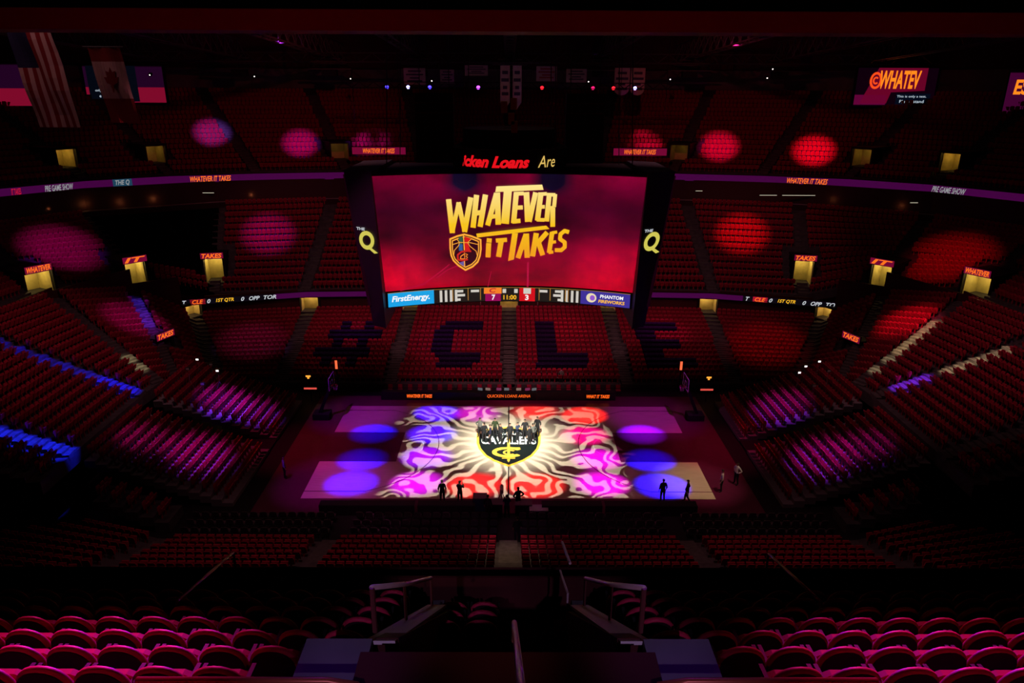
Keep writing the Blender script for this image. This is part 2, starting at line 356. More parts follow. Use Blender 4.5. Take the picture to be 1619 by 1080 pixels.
# near side of the lower bowl
FN = [(0, -13.0, .3), (-10.9, -13.0, .3), (-21.0, -13.0, .35), (-26.5, -11.6, .8)]
BN = [(0, -21.5, 2.9), (-11.0, -21.5, 2.9), (-21.8, -21.5, 2.9), (-33.5, -22.5, 5.2)]
CUTB = {3: (2, 7, 1.25), 4: (0, 6, 1.25), 5: (0, 6, 1.45)}
CUTU = {2: (2, 6, 1.4), 4: (2, 6, 1.4), 5: (2, 6, 1.4)}
def lerp(a, b, t): return Vector(a)*(1-t)+Vector(b)*t
class SeatBank:
    def __init__(s): s.p = []
bank = []            # every seat: (pos, rz, tag)
def tier(front, back, i, n, mirror, name, aisle=.62, pitch=.5, skip=None, cover=None, half0=0, mt=None, cut=None):
    """one seating section between two aisles: stepped concrete plus its seats"""
    s = -1 if mirror else 1
    P = lambda q: Vector((q[0]*s, q[1], q[2]))
    f0, f1, b0, b1 = P(front[i]), P(front[i+1]), P(back[i]), P(back[i+1])
    mb = MB(); rows = []
    for r in range(n):
        t0, t1 = r/n, (r+1)/n
        a0, a1, c0, c1 = lerp(f0, b0, t0), lerp(f0, b0, t1), lerp(f1, b1, t0), lerp(f1, b1, t1)
        za = f0.z+(b0.z-f0.z)*r/(n-1); zc = f1.z+(b1.z-f1.z)*r/(n-1)
        dn = .9 if r == 0 else (b0.z-f0.z)/(n-1)+.25
        for st in (0, 1):                                  # leave room for a tunnel at either aisle
            k_ = (cut or {}).get(i+st)
            if k_ and k_[0] <= r < k_[1]:
                if st == 0: e = (c0-a0); e.z = 0; e.normalize(); a0 = a0+e*k_[2]; a1 = a1+e*k_[2]
                else: e = (a0-c0); e.z = 0; e.normalize(); c0 = c0+e*k_[2]; c1 = c1+e*k_[2]
        v = [Vector((q.x, q.y, zz-d)) for q, zz, d in ((a0, za, dn), (c0, zc, dn), (c1, zc, dn), (a1, za, dn), (a0, za, 0), (c0, zc, 0), (c1, zc, 0), (a1, za, 0))]
        if (f1-f0).cross(b0-f0).z < 0: v = [v[1], v[0], v[3], v[2], v[5], v[4], v[7], v[6]]
        mb.hexa(v)
        A = lerp(a0, a1, .62); C = lerp(c0, c1, .62); A.z = za; C.z = zc
        d = C-A; Ln = Vector((d.x, d.y)).length; use = Ln-2*aisle; k = max(0, int(use/pitch))
        fac = lerp(f0, f1, .5)-lerp(b0, b1, .5)
        nrm = Vector((-d.y, d.x)); nrm = nrm if nrm.x*fac.x+nrm.y*fac.y > 0 else -nrm
        rz = math.atan2(nrm.y, nrm.x)-PI/2
        m0 = (Ln-k*pitch)/2
        row = []
        for j in range(k):
            q = A+d*((m0+(j+.5)*pitch)/Ln)
            row.append((q, rz, j, k))
        rows.append(row)
    o = tag(mb.build(name, mt or CONC), kind='structure')
    return rows
def aisle_steps(front, back, i, n, mirror, name='aisle_stairs', w=.55, cut=None):
    s = -1 if mirror else 1
    P = lambda q: Vector((q[0]*s, q[1], q[2]))
    f, bk = P(front[i]), P(back[i]); d = (bk-f); h = Vector((d.x, d.y, 0)).normalized(); t = Vector((-h.y, h.x, 0))
    mb = MB(); m = 2*n
    kc = (cut or {}).get(i)
    for r in range(m):
        if kc and 2*kc[0] <= r < 2*kc[1]: continue
        a = lerp(f, bk, r/m); c = lerp(f, bk, (r+1)/m); z = f.z+(bk.z-f.z)*(r+.9)/m
        mb.hexa([Vector((q.x, q.y, z-d2)) for d2, qs in ((.34, 1), (.0, 1)) for q in (a-t*w, c-t*w, c+t*w, a+t*w)])
    return tag(mb.build(name, STEP), kind='structure')
LETTERS = {
 '#': ["....XX...XX..", "....XX...XX..", "..XXXXXXXXXXX", "..XXXXXXXXXXX", "...XX...XX...", "...XX...XX...", "XXXXXXXXXXX..", "XXXXXXXXXXX..", "..XX...XX....", "..XX...XX...."],
 'C': ["..XXXXXXXX", ".XXXXXXXXX", "XXXX......", "XXXX......", "XXXX......", "XXXX......", "XXXX......", ".XXXXXXXXX", "..XXXXXXXX", "..XXXXXXX."],
 'L': ["XXXX......", "XXXX......", "XXXX......", "XXXX......", "XXXX......", "XXXX......", "XXXX......", "XXXXXXXXXX", "XXXXXXXXXX", "XXXXXXXXXX"],
 'E': ["XXXXXXXXX.", "XXXXXXXXX.", "XXXX......", "XXXX......", "XXXXXXXX..", "XXXXXXXX..", "XXXX......", "XXXX......", "XXXXXXXXXX", "XXXXXXXXXX"]}
CSTART = {'#': 3, 'C': 5, 'L': 4, 'E': 3}
far = []; covered = []
def add_rows(rows, dst): [dst.extend([(q, rz) for q, rz, j, k in row]) for row in rows]
for mir in (False, True):
    for i in range(8):
        n = 16
        rows = tier(FA, BA, i, n, mir, 'lower_bowl_section')
        key = {(1, False): '#', (0, False): 'C', (0, True): 'L', (1, True): 'E'}.get((i, mir))
        for r, row in enumerate(rows):
            for q, rz, j, k in row:
                if key:
                    jj = k-1-j if not mir else j        # count seats from the left of the picture
                    lr = n-1-4-r                          # letter row counted from the top
                    bm = LETTERS[key]
                    if 0 <= lr < len(bm) and 0 <= jj-CSTART[key] < len(bm[0]) and bm[lr][jj-CSTART[key]] == 'X':
                        covered.append((key, lr, jj-CSTART[key], q, rz)); continue
                far.append((q, rz))
    for i in range(7):
        skip = (i == 3)
        rows = tier(FB, BB_, i, 14, mir, 'club_section', cut=CUTB, mt=VOID if (i == 3 and not mir) else None)
        if not (i == 3 and not mir): add_rows(rows, far)
        elif True: add_rows(rows[:3], far)
    for i in range(8): add_rows(tier(FU, BU, i, 17, mir, 'upper_deck_section', cut=CUTU), far)
    for i in range(1 if mir else 0, 8): aisle_steps(FA, BA, i, 16, mir)
    for i in range(1 if mir else 0, 7):
        aisle_steps(FB, BB_, i, 14, mir, cut=CUTB)
    for i in range(1 if mir else 0, 8): aisle_steps(FU, BU, i, 17, mir, cut=CUTU)
nearrows = []
for mir in (False, True):
    for i in range(3):
        rows = tier(FN, BN, i, 9, mir, 'near_bowl_section')
        nearrows.append((mir, i, rows))
    for i in range(1 if mir else 0, 3): aisle_steps(FN, BN, i, 9, mir)
TELE = mat('stand_decking', (.16, .15, .17), .7)
# telescopic stands behind each baseline
for mir in (False, True):
    s = -1 if mir else 1
    for (y0, y1) in ((-8.6, -.9), (1.0, 8.3)):
        f = [(-18.6, y0, .25), (-18.6, y1, .25)]; k = [(-28.0, y0, 3.4), (-28.0, y1, 3.4)]
        add_rows(tier(f, k, 0, 13, mir, 'telescopic_stand', aisle=.15, mt=TELE), far)
    f = [(-21.5, -11.6, .7), (-21.5, -9.6, .7)]; k = [(-26.0, -11.6, 2.2), (-26.0, -9.6, 2.2)]
    add_rows(tier(f, k, 0, 5, mir, 'telescopic_stand', aisle=.1), far)
    bb = MB(); bb.box((min(-18.6*s, -28*s), -.9, 0), (max(-18.6*s, -28*s), 1.0, .12)); tag(bb.build('floor_gangway', DARK), kind='structure')

# ---- seat shapes
def seat_prof(w, z0, z1, n=5, e=.45, hh=.16):
    """rounded-top backrest outline"""
    pts = [(-w/2, z0), (w/2, z0)]
    for k in range(n+1):
        a = PI*k/n; cx = w/2*math.copysign(abs(math.cos(a))**e, math.cos(a)); cz = (z1-hh)+hh*abs(math.sin(a))**e
        pts.append((cx, cz))
    return pts
def far_seat_geo():
    mb = MB()
    tilt = lambda x, y, z: (x, y-(z-.4)*.18, z)
    p = seat_prof(.44, .36, .88, 3)
    mb.prism([tilt(x, -.06, z) for x, z in p][::-1], (0, -.05, 0))
    mb.hexa([(-.2, .02, .40), (.2, .02, .40), (.2, -.05, .40), (-.2, -.05, .40), (-.2, .15, .80), (.2, .15, .80), (.2, .07, .80), (-.2, .07, .80)])
    mb.box((-.04, -.10, 0), (.04, -.02, .42))
    return mb.v, mb.f
def stamp(name, seats, mats, rnd=True):
    gv, gf = far_seat_geo(); gv = [Vector(v) for v in gv]; V = []; F = []; n = len(gv)
    for q, rz in seats:
        c, s_ = math.cos(rz), math.sin(rz); k = len(V)
        V += [(q.x+v.x*c-v.y*s_, q.y+v.x*s_+v.y*c, q.z+v.z) for v in gv]
        F += [tuple(i+k for i in f) for f in gf]
    me = bpy.data.meshes.new(name); me.from_pydata(V, [], F); me.materials.append(mats); me.update()
    o = bpy.data.objects.new(name, me); COL.objects.link(o); return o

# ---- detailed seat for the individual ones
def make_seat(name, label, cat, group):
    root = empty(name, (0, 0, 0), label, cat, 0, group)
    tilt = lambda x, y, z: (x, y-(z-.4)*.18, z)
    mb = MB(); p = seat_prof(.54, .34, .92, 12, .9, .30)
    nn = len(p)
    # padded backrest: three outline rings front to back
    rings = []
    for (y, sc) in ((-.02, .86), (-.045, 1.0), (-.085, 1.0), (-.11, .90)):
        rings.append([tilt(x*sc, y, .62+(z-.62)*(1-(1-sc)*.8)) for x, z in p])
    vs = [v for R in rings for v in R]; fs = []
    for i in range(3):
        for k in range(nn): fs.append((i*nn+k, (i+1)*nn+k, (i+1)*nn+(k+1) % nn, i*nn+(k+1) % nn))
    fs.append(tuple(range(nn))); fs.append(tuple(range(4*nn-1, 3*nn-1, -1)))
    mb.add(vs, fs); bk = mb.build('backrest', SEATN, root, True)
    mb = MB(); mb.prism([tilt(x*.90, -.112, .60+(z-.60)*.90) for x, z in p][::-1], (0, -.012, 0)); mb.build('back_shell', SHELL, root)
    mb = MB(); q = [(-.21, .40), (.21, .40), (.225, .6), (.21, .76), (.14, .80), (-.14, .80), (-.21, .76), (-.225, .6)]
    mb.prism([(x, .0+(z-.4)*.10, .34+(z-.4)*.75) for x, z in q][::-1], (0, .07, .0)); mb.build('seat', SEATN, root)
    for sx in (-1, 1):
        mb = MB(); mb.prism([(sx*.245-.022, -.14, .58), (sx*.245-.022, .18, .60), (sx*.245-.022, .20, .63), (sx*.245-.022, -.14, .64)], (.044, 0, 0)); mb.build('armrest', DARK, root)
    mb = MB(); mb.prism([(-.03, -.12, 0), (-.03, .04, 0), (-.03, 0, .40), (-.03, -.10, .42)], (.06, 0, 0))
    for sx in (-1, 1): mb.prism([(sx*.245-.012, -.12, .36), (sx*.245-.012, .02, .36), (sx*.245-.012, .04, .58), (sx*.245-.012, -.10, .58)], (.024, 0, 0))
    mb.box((-.25, -.08, .36), (.25, -.04, .40)); mb.build('leg', DARKM, root)
    return root
# foreground: upper deck on this side, either side of the vomitory
DX0 = 25.0                         # deck level under the camera
def dz(d): return 26.47-(1.8+.62*d)-.90
ROWD = [3.9, 4.72, 5.54, 6.36, 7.18, 8.0, 8.82, 9.64, 10.46, 11.2]
indiv = []
proto = make_seat('arena_seat', 'x', 'seat', 'maroon folding arena seats, near stands')
protok = kids(proto)
def put(label, q, rz, state=[0], sc=None):
    if state[0] == 0:
        proto['label'] = label; proto.location = q; proto.rotation_euler = (0, 0, rz)
    else: copy_tree(proto, label, q, rz, protok)
    state[0] += 1
cnt = 0
for side, sg in (('left', -1), ('right', 1)):
    for r, d in enumerate(ROWD[:-1]):
        z = dz(d); y = -50.12+d
        x0 = 1.75 if d > 6.0 else (2.55 if d > 4.2 else 3.1)
        lim = .72*(d*.943+(26.47-z)*.332)+.6
        k = 0; x = x0+.28
        while x < lim+.3:
            put('maroon folding seat, %s foreground block, %s row from bottom, %s from aisle' % (side, ORD[r+1], ORD[k+1]), (sg*x, y, z), 0)
            cnt += 1; k += 1; x += .56
# a few seats in the middle block beyond the vomitory
for r, d in enumerate(ROWD[6:9]):
    for k in range(2):
        put('dim maroon seat, middle foreground block, %s row, %s left of the stair' % (ORD[r+1], ORD[k+1]), (-.42-.56*k, -50.12+d, dz(d)-.25), 0); cnt += 1
# nearest rows of the lower bowl, one by one until about 300
for r in range(8, -1, -1):
    for mir, i, rows in nearrows:
        if i > 1:
            continue
        for q, rz, j, k in rows[r]:
            if cnt < 300:
                nm = ('right' if mir else 'left', 'inner' if i == 0 else 'outer', ORD[9-r], ORD[j+1])
                put('maroon near bowl seat, %s %s block, %s row from top, %s from centre aisle' % nm, q, rz); cnt += 1
            else: far.append((q, rz))
for mir, i, rows in nearrows:
    if i > 1: add_rows(rows, far)
CULL = [(s*x, y, r) for s in (-1, 1) for x, y, r in ((32.4, 13.2, 1.5),)]
far = [q for q in far if all((q[0].x-a)**2+(q[0].y-b)**2 > r*r for a, b, r in CULL)]
tag(stamp('far_arena_seats', far, SEAT), 'thousands of maroon folding seats filling the lower, club and upper tiers', 'seats', kind='stuff')
# covered seats spelling # C L E
gv, gf = far_seat_geo()
mb = MB(); mb.add(gv, gf); mb.box((-.235, -.17, .45), (.235, .03, .915)); mb.hexa([(-.235, .0, .38), (.235, .0, .38), (.235, -.06, .38), (-.235, -.06, .38), (-.235, .17, .82), (.235, .17, .82), (.235, .05, .82), (-.235, .05, .82)])
cv0 = None
NM = {'#': 'hash sign', 'C': 'letter C', 'L': 'letter L', 'E': 'letter E'}
for key, lr, jj, q, rz in covered:
    if cv0 is None: cv0 = mb.build('covered_seat', NAVY); o = cv0
    else: o = cv0.copy(); COL.objects.link(o)
    o.location = q; o.rotation_euler = (0, 0, rz)
    tag(o, 'navy covered seat in the %s, %s row from top, column %s from left' % (NM[key], ORD[lr+1], ORD[jj+1]), 'seat', 'navy covered seats spelling #CLE')

# ---- foreground deck
mb = MB()
for sg in (-1, 1):
    for r, d in enumerate(ROWD):
        z = dz(d); x0 = 1.28 if d > 6.0 else 1.5
        a, c = sg*x0, sg*16
        mb.box((min(a, c), -50.12+d-.30, z-.75), (max(a, c), -50.12+d+.52, z))
for r, d in enumerate(ROWD[6:]):
    mb.box((-1.25, -50.12+d-.30, dz(d)-1.0), (1.25, -50.12+d+.52, dz(d)-.25))
tag(mb.build('near_upper_deck', CONC), kind='structure')
mb = MB(); mb.box((-16, -38.35, 16.2), (16, -38.15, dz(11.6)+.80)); mb.box((-16, -38.42, dz(11.6)+.80), (16, -38.08, dz(11.6)+.42))
tag(mb.build('wall_deck_front', mat('oxblood_wall', (.04, .005, .007), .9, 0, .2, 1)), kind='structure')

# ================================================================ walls round the bowl
def strip(mb, pts, z0, z1, m=0, th=.15):
    """upright wall along plan points (x, y, out) with real thickness"""
    for (a, b) in zip(pts[:-1], pts[1:]):
        d = Vector((b[0]-a[0], b[1]-a[1], 0)).normalized(); n = Vector((d.y, -d.x, 0))
        c = Vector(((a[0]+b[0])/2, (a[1]+b[1])/2, 0))
        if n.dot(c) < 0: n = -n
        A, B = Vector((a[0], a[1], 0)), Vector((b[0], b[1], 0)); A2, B2 = A+n*th, B+n*th
        mb.hexa([(A.x, A.y, z0), (B.x, B.y, z0), (B2.x, B2.y, z0), (A2.x, A2.y, z0), (A.x, A.y, z1), (B.x, B.y, z1), (B2.x, B2.y, z1), (A2.x, A2.y, z1)], m)
def full(pts): return [(-x, y) for x, y, *_ in pts[::-1]][:-1]+[(x, y) for x, y, *_ in pts]
def off_pts(pts, d):
    out = []
    for i, p in enumerate(pts):
        a = Vector(pts[max(i-1, 0)][:2]); b = Vector(pts[min(i+1, len(pts)-1)][:2]); t = (b-a).normalized(); n = Vector((t.y, -t.x))
        if n.dot(Vector(p[:2])) < 0: n = -n
        q = Vector(p[:2])+n*d; out.append((0 if p[0] == 0 else q.x, q.y))
    return out
DECK = mat('tier_back_paint', (.03, .008, .010), .8)
mb = MB()
for s in (-1, 1):
    for i in range(7):
        a, b = Vector(BA[i][:2]), Vector(BA[i+1][:2]); L_ = (b-a).length; t = (b-a)/L_; gap = 1.15 if i <= 3 else 0
        gb = 1.15 if i+1 <= 3 else 0
        A = a+t*gap; B = b-t*gb; zz = max(FB[i][2], FB[i+1][2])
        strip(mb, [(A.x*s, A.y+.35), (B.x*s, B.y+.35)], min(BA[i][2], BA[i+1][2])-.8, zz+.05)
tag(mb.build('wall_lower_back', WALL), kind='structure')
mb = MB(); ring = full(off_pts(BB_, .25)); strip(mb, ring, 13.2, 16.6, 0, .2)
tag(mb.build('wall_suites', mat('suite_wall_paint', (.05, .02, .02), .7)), kind='structure')
mb = MB(); strip(mb, full(off_pts(BB_, -.25)), 13.2, 14.15, 0, .12); tag(mb.build('wall_suite_balcony', DECK), kind='structure')
mb = MB(); strip(mb, full(off_pts(BU, .1)), 25.2, 26.9, 0, .3); tag(mb.build('wall_upper_rear', DARK), kind='structure')
mb = MB(); strip(mb, full(off_pts(BU, .3)), 26.9, 29.3, 0, .3); tag(mb.build('wall_upper_band', GREYW), kind='structure')
mb = MB(); strip(mb, full(off_pts(BU, .8)), 29.3, 37, 0, .3); tag(mb.build('wall_far', WALL), kind='structure')
mb = MB(); mb.box((-80, -20, 36.5), (80, 60, 37)); tag(mb.build('ceiling', DARK), kind='structure')
# thin rails that catch the light
RAILM = mat('pale_rail', (.32, .28, .27), .5)
def rail_thing(pts, z, name, label, cat='railing', r=.035, post=2.5, h=.55, mt=None, group=None):
    root = empty(name, (0, 0, 0), label, cat, 0, group); mt = mt or RAILM
    P = [Vector((p[0], p[1], p[2] if len(p) > 2 else z)) for p in pts]
    mb = MB(); mb.tube(P, r); mb.build('top_rail', mt, root)
    for a, b in zip(P[:-1], P[1:]):
        L_ = (b-a).length; k = max(1, int(L_/post))
        for j in range(k):
            q = a+(b-a)*(j+.5)/k
            mb = MB(); mb.tube([q, q-Vector((0, 0, h))], r*.7, 0, 5); mb.build('post', mt, root)
    return root
rail_thing(full(off_pts(BB_, -.32)), 14.28, 'balcony_rail', 'long pale rail running along the front of the suite balcony', r=.04, post=99, h=.12)
rail_thing([(-9.9, 26.1), (-.95, 26.1)], 4.85, 'walkway_rail', 'thin pale rail behind the top row of the letter C section', r=.035, post=3, h=.85, group='')
rail_thing([(.95, 26.1), (9.9, 26.1)], 4.85, 'walkway_rail', 'thin pale rail behind the top row of the letter L section', r=.035, post=3, h=.85)

# ================================================================ LED ribbons
PURP = glow('ribbon_purple', (.050, .001, .046), 1); ORANGE = glow('led_orange', (1.0, .16, .01), 1.1); REDG = glow('led_red', (.55, .008, .03), 1)
WHG = glow('led_white', (.55, .58, .62), 1); BLKG = glow('led_black', (.002, .002, .004), 1); GOLDG = glow('led_gold', (1.0, .52, .02), 1)
DIMW = glow('led_dim_white', (.28, .29, .30), 1)
def ribbon(plan, z0, z1, name, label, words, col=PURP, i0=0):
    """plan: list of points; words: (distance along, text, width, material)"""
    root = empty(name, (0, 0, 0), label, 'LED display')
    mb = MB(); strip(mb, plan, z0-.06, z1+.06, 0, .12); mb.build('housing', DARK, root)
    P = [Vector((x, y, 0)) for x, y in plan]; cum = [0]
    for a, b in zip(P[:-1], P[1:]): cum.append(cum[-1]+(b-a).length)
    def fn(off):
        def g(u, v):
            u = max(0, min(cum[-1]-1e-3, u))
            for k in range(len(P)-1):
                if cum[k+1] >= u: break
            t = (P[k+1]-P[k]).normalized(); n = Vector((t.y, -t.x, 0)); c = (P[k]+P[k+1])/2
            if n.dot(c) > 0: n = -n
            q = P[k]+t*(u-cum[k])+n*off
            return Vector((q.x, q.y, v))
        return g
    mb = MB(); F = fn(.03)
    cuts = sorted(set([round(c, 3) for c in cum]))
    for a, b in zip(cuts[:-1], cuts[1:]):
        mb.add([F(a+.001, z0), F(b-.001, z0), F(b-.001, z1), F(a+.001, z1)], [(0, 1, 2, 3)])
    mb.build('led_strip', col, root)
    F = fn(.06); zc = (z0+z1)/2
    for (u, txt, wd, mt, *bg) in words:
        if bg:
            mb = MB(); G = fn(.045); mb.add([G(u-bg[1]/2, z0), G(u+bg[1]/2, z0), G(u+bg[1]/2, z1), G(u-bg[1]/2, z1)], [(0, 1, 2, 3)]); mb.build('message_panel', bg[0], root)
        if txt:
            mb = MB(); word(mb, txt, F, u, zc, wd, (z1-z0)*.78, 0, .3, .02); mb.build('lettering', mt, root)
    return root, cum[-1]
upl = [(x, y) for x, y in off_pts(FU, -.12)]
left = [(x, y) for x, y in upl[::-1]]                    # from the far left end to the middle
right = [(-x, y) for x, y in upl]
Ltot = sum((Vector(a)-Vector(b)).length for a, b in zip(left[:-1], left[1:]))
def along(plan, X):
    c = 0
    for a, b in zip(plan[:-1], plan[1:]):
        if (a[0]-X)*(b[0]-X) <= 0 and a[0] != b[0]:
            return c+(Vector(b)-Vector(a)).length*(X-a[0])/(b[0]-a[0])
        c += (Vector(b)-Vector(a)).length
    return c
ribbon(left, 16.5, 17.3, 'ribbon_display', 'long purple LED ribbon curving along the left half of the upper deck front',
       [(along(left, -34.6), 'WHATEVER IT TAKES', 4.4, ORANGE), (along(left, -47.0), 'PRE GAME SHOW', 2.8, DIMW), (along(left, -42.6), 'THE Q', 1.4, DIMW, glow('led_teal', (.01, .05, .09)), 1.9), (along(left, -49.3), 'IT TAKES', .9, REDG)])
ribbon(right, 16.5, 17.3, 'ribbon_display', 'long purple LED ribbon curving along the right half of the upper deck front',
       [(along(right, 34.6), 'WHATEVER IT TAKES', 4.4, ORANGE), (along(right, 46.5), 'PRE GAME SHOW', 3.4, DIMW)])
r2 = [(0, 26.0), (-11.2, 26.0), (-22.3, 25.45), (-34.9, 21.85)]
r2l = [(x, y) for x, y in r2[::-1]]; r2r = [(-x, y) for x, y in r2]
sc = [(.6, 'T', .4, WHG), (1.9, 'CLE', 1.1, ORANGE, REDG, 1.5), (3.0, '0', .35, WHG), (4.6, '1ST QTR', 1.8, GOLDG), (6.4, '0', .35, WHG), (7.6, 'OPP', 1.1, WHG, REDG, .01), (9.2, 'TOR', 1.3, WHG)]
ribbon(r2l, 5.05, 5.62, 'ribbon_display', 'short purple LED ribbon with score graphics above the lower bowl, left', [(4.9, '', 1, WHG, BLKG, 9.6)]+[w_ if len(w_) > 4 and w_[4] is REDG and w_[5] > 1 else w_[:4] for w_ in sc])
L2 = sum((Vector(a)-Vector(b)).length for a, b in zip(r2r[:-1], r2r[1:]))
ribbon(r2r, 5.05, 5.62, 'ribbon_display', 'short purple LED ribbon with score graphics above the lower bowl, right', [(L2-4.9, '', 1, WHG, BLKG, 9.6)]+[((L2-9.8+w_[0],)+tuple(w_[1:]) if len(w_) > 4 and w_[4] is REDG and w_[5] > 1 else (L2-9.8+w_[0],)+tuple(w_[1:4])) for w_ in sc])

# ================================================================ vomitories
REDP = glow('sign_red', (.16, .002, .03), 1)
def portal(loc, ang, wd, ht, dp, name, label, sign=None, yel=(1, .72, .22), P=60, sgw=2.4, roof=None):
    """tunnel mouth: opening faces local -Y turned by ang; loc = centre of sill"""
    root = empty(name, loc, label, 'tunnel entrance', ang); t = .22
    mb = MB()
    mb.box((-wd/2-t, 0, -.6), (-wd/2, dp, ht)); mb.box((wd/2, 0, -.6), (wd/2+t, dp, ht)); mb.box((-wd/2-t, 0, ht), (wd/2+t, roof or dp, ht+.25)); mb.build('surround', DARK, root)
    mb = MB(); mb.box((-wd/2, dp-.1, 0), (wd/2, dp, ht)); mb.box((-wd/2, .4, 0), (-wd/2+.05, dp-.1, ht)); mb.box((wd/2-.05, .4, 0), (wd/2, dp-.1, ht)); mb.build('inner_wall', YELW, root)
    mb = MB(); mb.box((-wd/2, 0, -.12), (wd/2, dp, 0)); mb.build('threshold', CONC, root)
    M_ = Matrix.Translation(Vector(loc)) @ Matrix.Rotation(ang, 4, 'Z')
    l = lamp('POINT', M_ @ Vector((0, dp*.55, ht-.25)), None, yel, P, .12)
    if sign:
        mb = MB(); mb.box((-sgw/2, -.16, ht+.02), (sgw/2, -.02, ht+.72)); sb = mb.build('sign', DARK, root)
        F = plane_fn((0, -.17, ht+.37), (1, 0, 0), (0, 0, 1), .0)
        mb = MB(); mb.add([F(-sgw/2+.04, -.32), F(sgw/2-.04, -.32), F(sgw/2-.04, .32), F(-sgw/2+.04, .32)], [(0, 1, 2, 3)]); mb.build('sign_face', REDP, sb)
        F = plane_fn((0, -.19, ht+.37), (1, 0, 0), (0, 0, 1), .0)
        mb = MB(); word(mb, sign, F, 0, 0, sgw*.86, .50, 0, .25, .03); mb.build('sign_lettering', ORANGE, sb)
    return root
def inward(p):                       # rotation that turns local -Y to face the bowl centre from plan point p
    v = Vector((-p[0], -p[1]*.9)); v.normalize(); return math.atan2(v.y, v.x)+PI/2
for s, sd in ((-1, 'left'), (1, 'right')):
    for i, f, z, wd, ht, rf, sign, nm in ((3, 2/14, 6.55, 1.95, 2.7, 3.9, 'TAKES', 'nearest the scoreboard'), (4, -.01, 7.3, 1.95, 2.8, 4.8, 'IT', 'in the middle'), (5, -.01, 9.05, 2.4, 2.0, 4.5, 'WHATEVER', 'nearest the picture edge')):
        a, b = Vector(FB[i]), Vector(BB_[i]); q = a+(b-a)*f; d = b-a; x = s*abs(q.x); ang = math.atan2(d.y, d.x if s < 0 else -d.x)-PI/2
        portal((x, q.y, z), ang, wd, ht, 2.6, 'tunnel_entrance', 'yellow lit tunnel mouth under an orange sign, %s half, %s' % (sd, nm), sign, P=60, roof=rf)
for s, sd in ((-1, 'left'), (1, 'right')):
    for i in (0, 1, 2, 3):
        if i == 0 and s == 1: continue
        p = BA[i]; x = s*abs(p[0]); ang = inward((x, p[1])) if i == 3 else 0
        where = ['at the top of the centre aisle', 'at the top of the first aisle %s of centre' % sd, 'at the top of the second aisle %s of centre' % sd, 'below the %s end of the short LED ribbon' % sd][i]
        portal((x, p[1]+.12, p[2]+.15), ang, 2.0, 4.98-p[2]-.15, 1.5, 'walkway_opening', 'low yellow lit opening '+where, None, (1, .62, .22), 30)
# upper deck entrances
for s, sd in ((-1, 'left'), (1, 'right')):
    for i, lit in ((2, 4), (4, 12), (5, 40)):
        a, b = Vector(FU[i]), Vector(BU[i]); q = a+(b-a)*.115; x = s*abs(q.x); d = b-a; ang = math.atan2(d.y, d.x*(1 if s < 0 else -1))-PI/2
        portal((x, q.y, q.z+.05), ang, 2.2, 1.9, 2.4, 'upper_tunnel_entrance', 'dark boxed tunnel entrance in the %s upper deck, %s from centre' % (sd, {2: 'first', 4: 'second', 5: 'third'}[i]), None, (1, .6, .12), lit*.5, roof=4)
    # small lit boards on the upper deck front beside the scoreboard
for s, sd in ((-1, 'left'), (1, 'right')):
    root = empty('message_board', (s*15.2, 35.0, 20.0), 'purple message board with orange lettering hung high %s of the scoreboard' % sd, 'LED display')
    mb = MB(); mb.box((-3.2, 0, -.45), (3.2, .25, .45)); mb.build('housing', DARK, root)
    mb = MB(); mb.box((-3.1, -.03, -.4), (3.1, 0, .4)); mb.build('sign_face', REDP, root)
    mb = MB(); word(mb, 'WHATEVER IT TAKES', plane_fn((0, -.05, 0), (1, 0, 0), (0, 0, 1)), 0, 0, 3.7, .55, 0, .3, .02); mb.build('lettering', ORANGE, root)
    for k in (-2.6, 2.6):
        mb = MB(); mb.tube([(k, .12, .45), (k, .12, 16.4)], .03, 0, 4); mb.build('hanging_cable', DARKM, root)

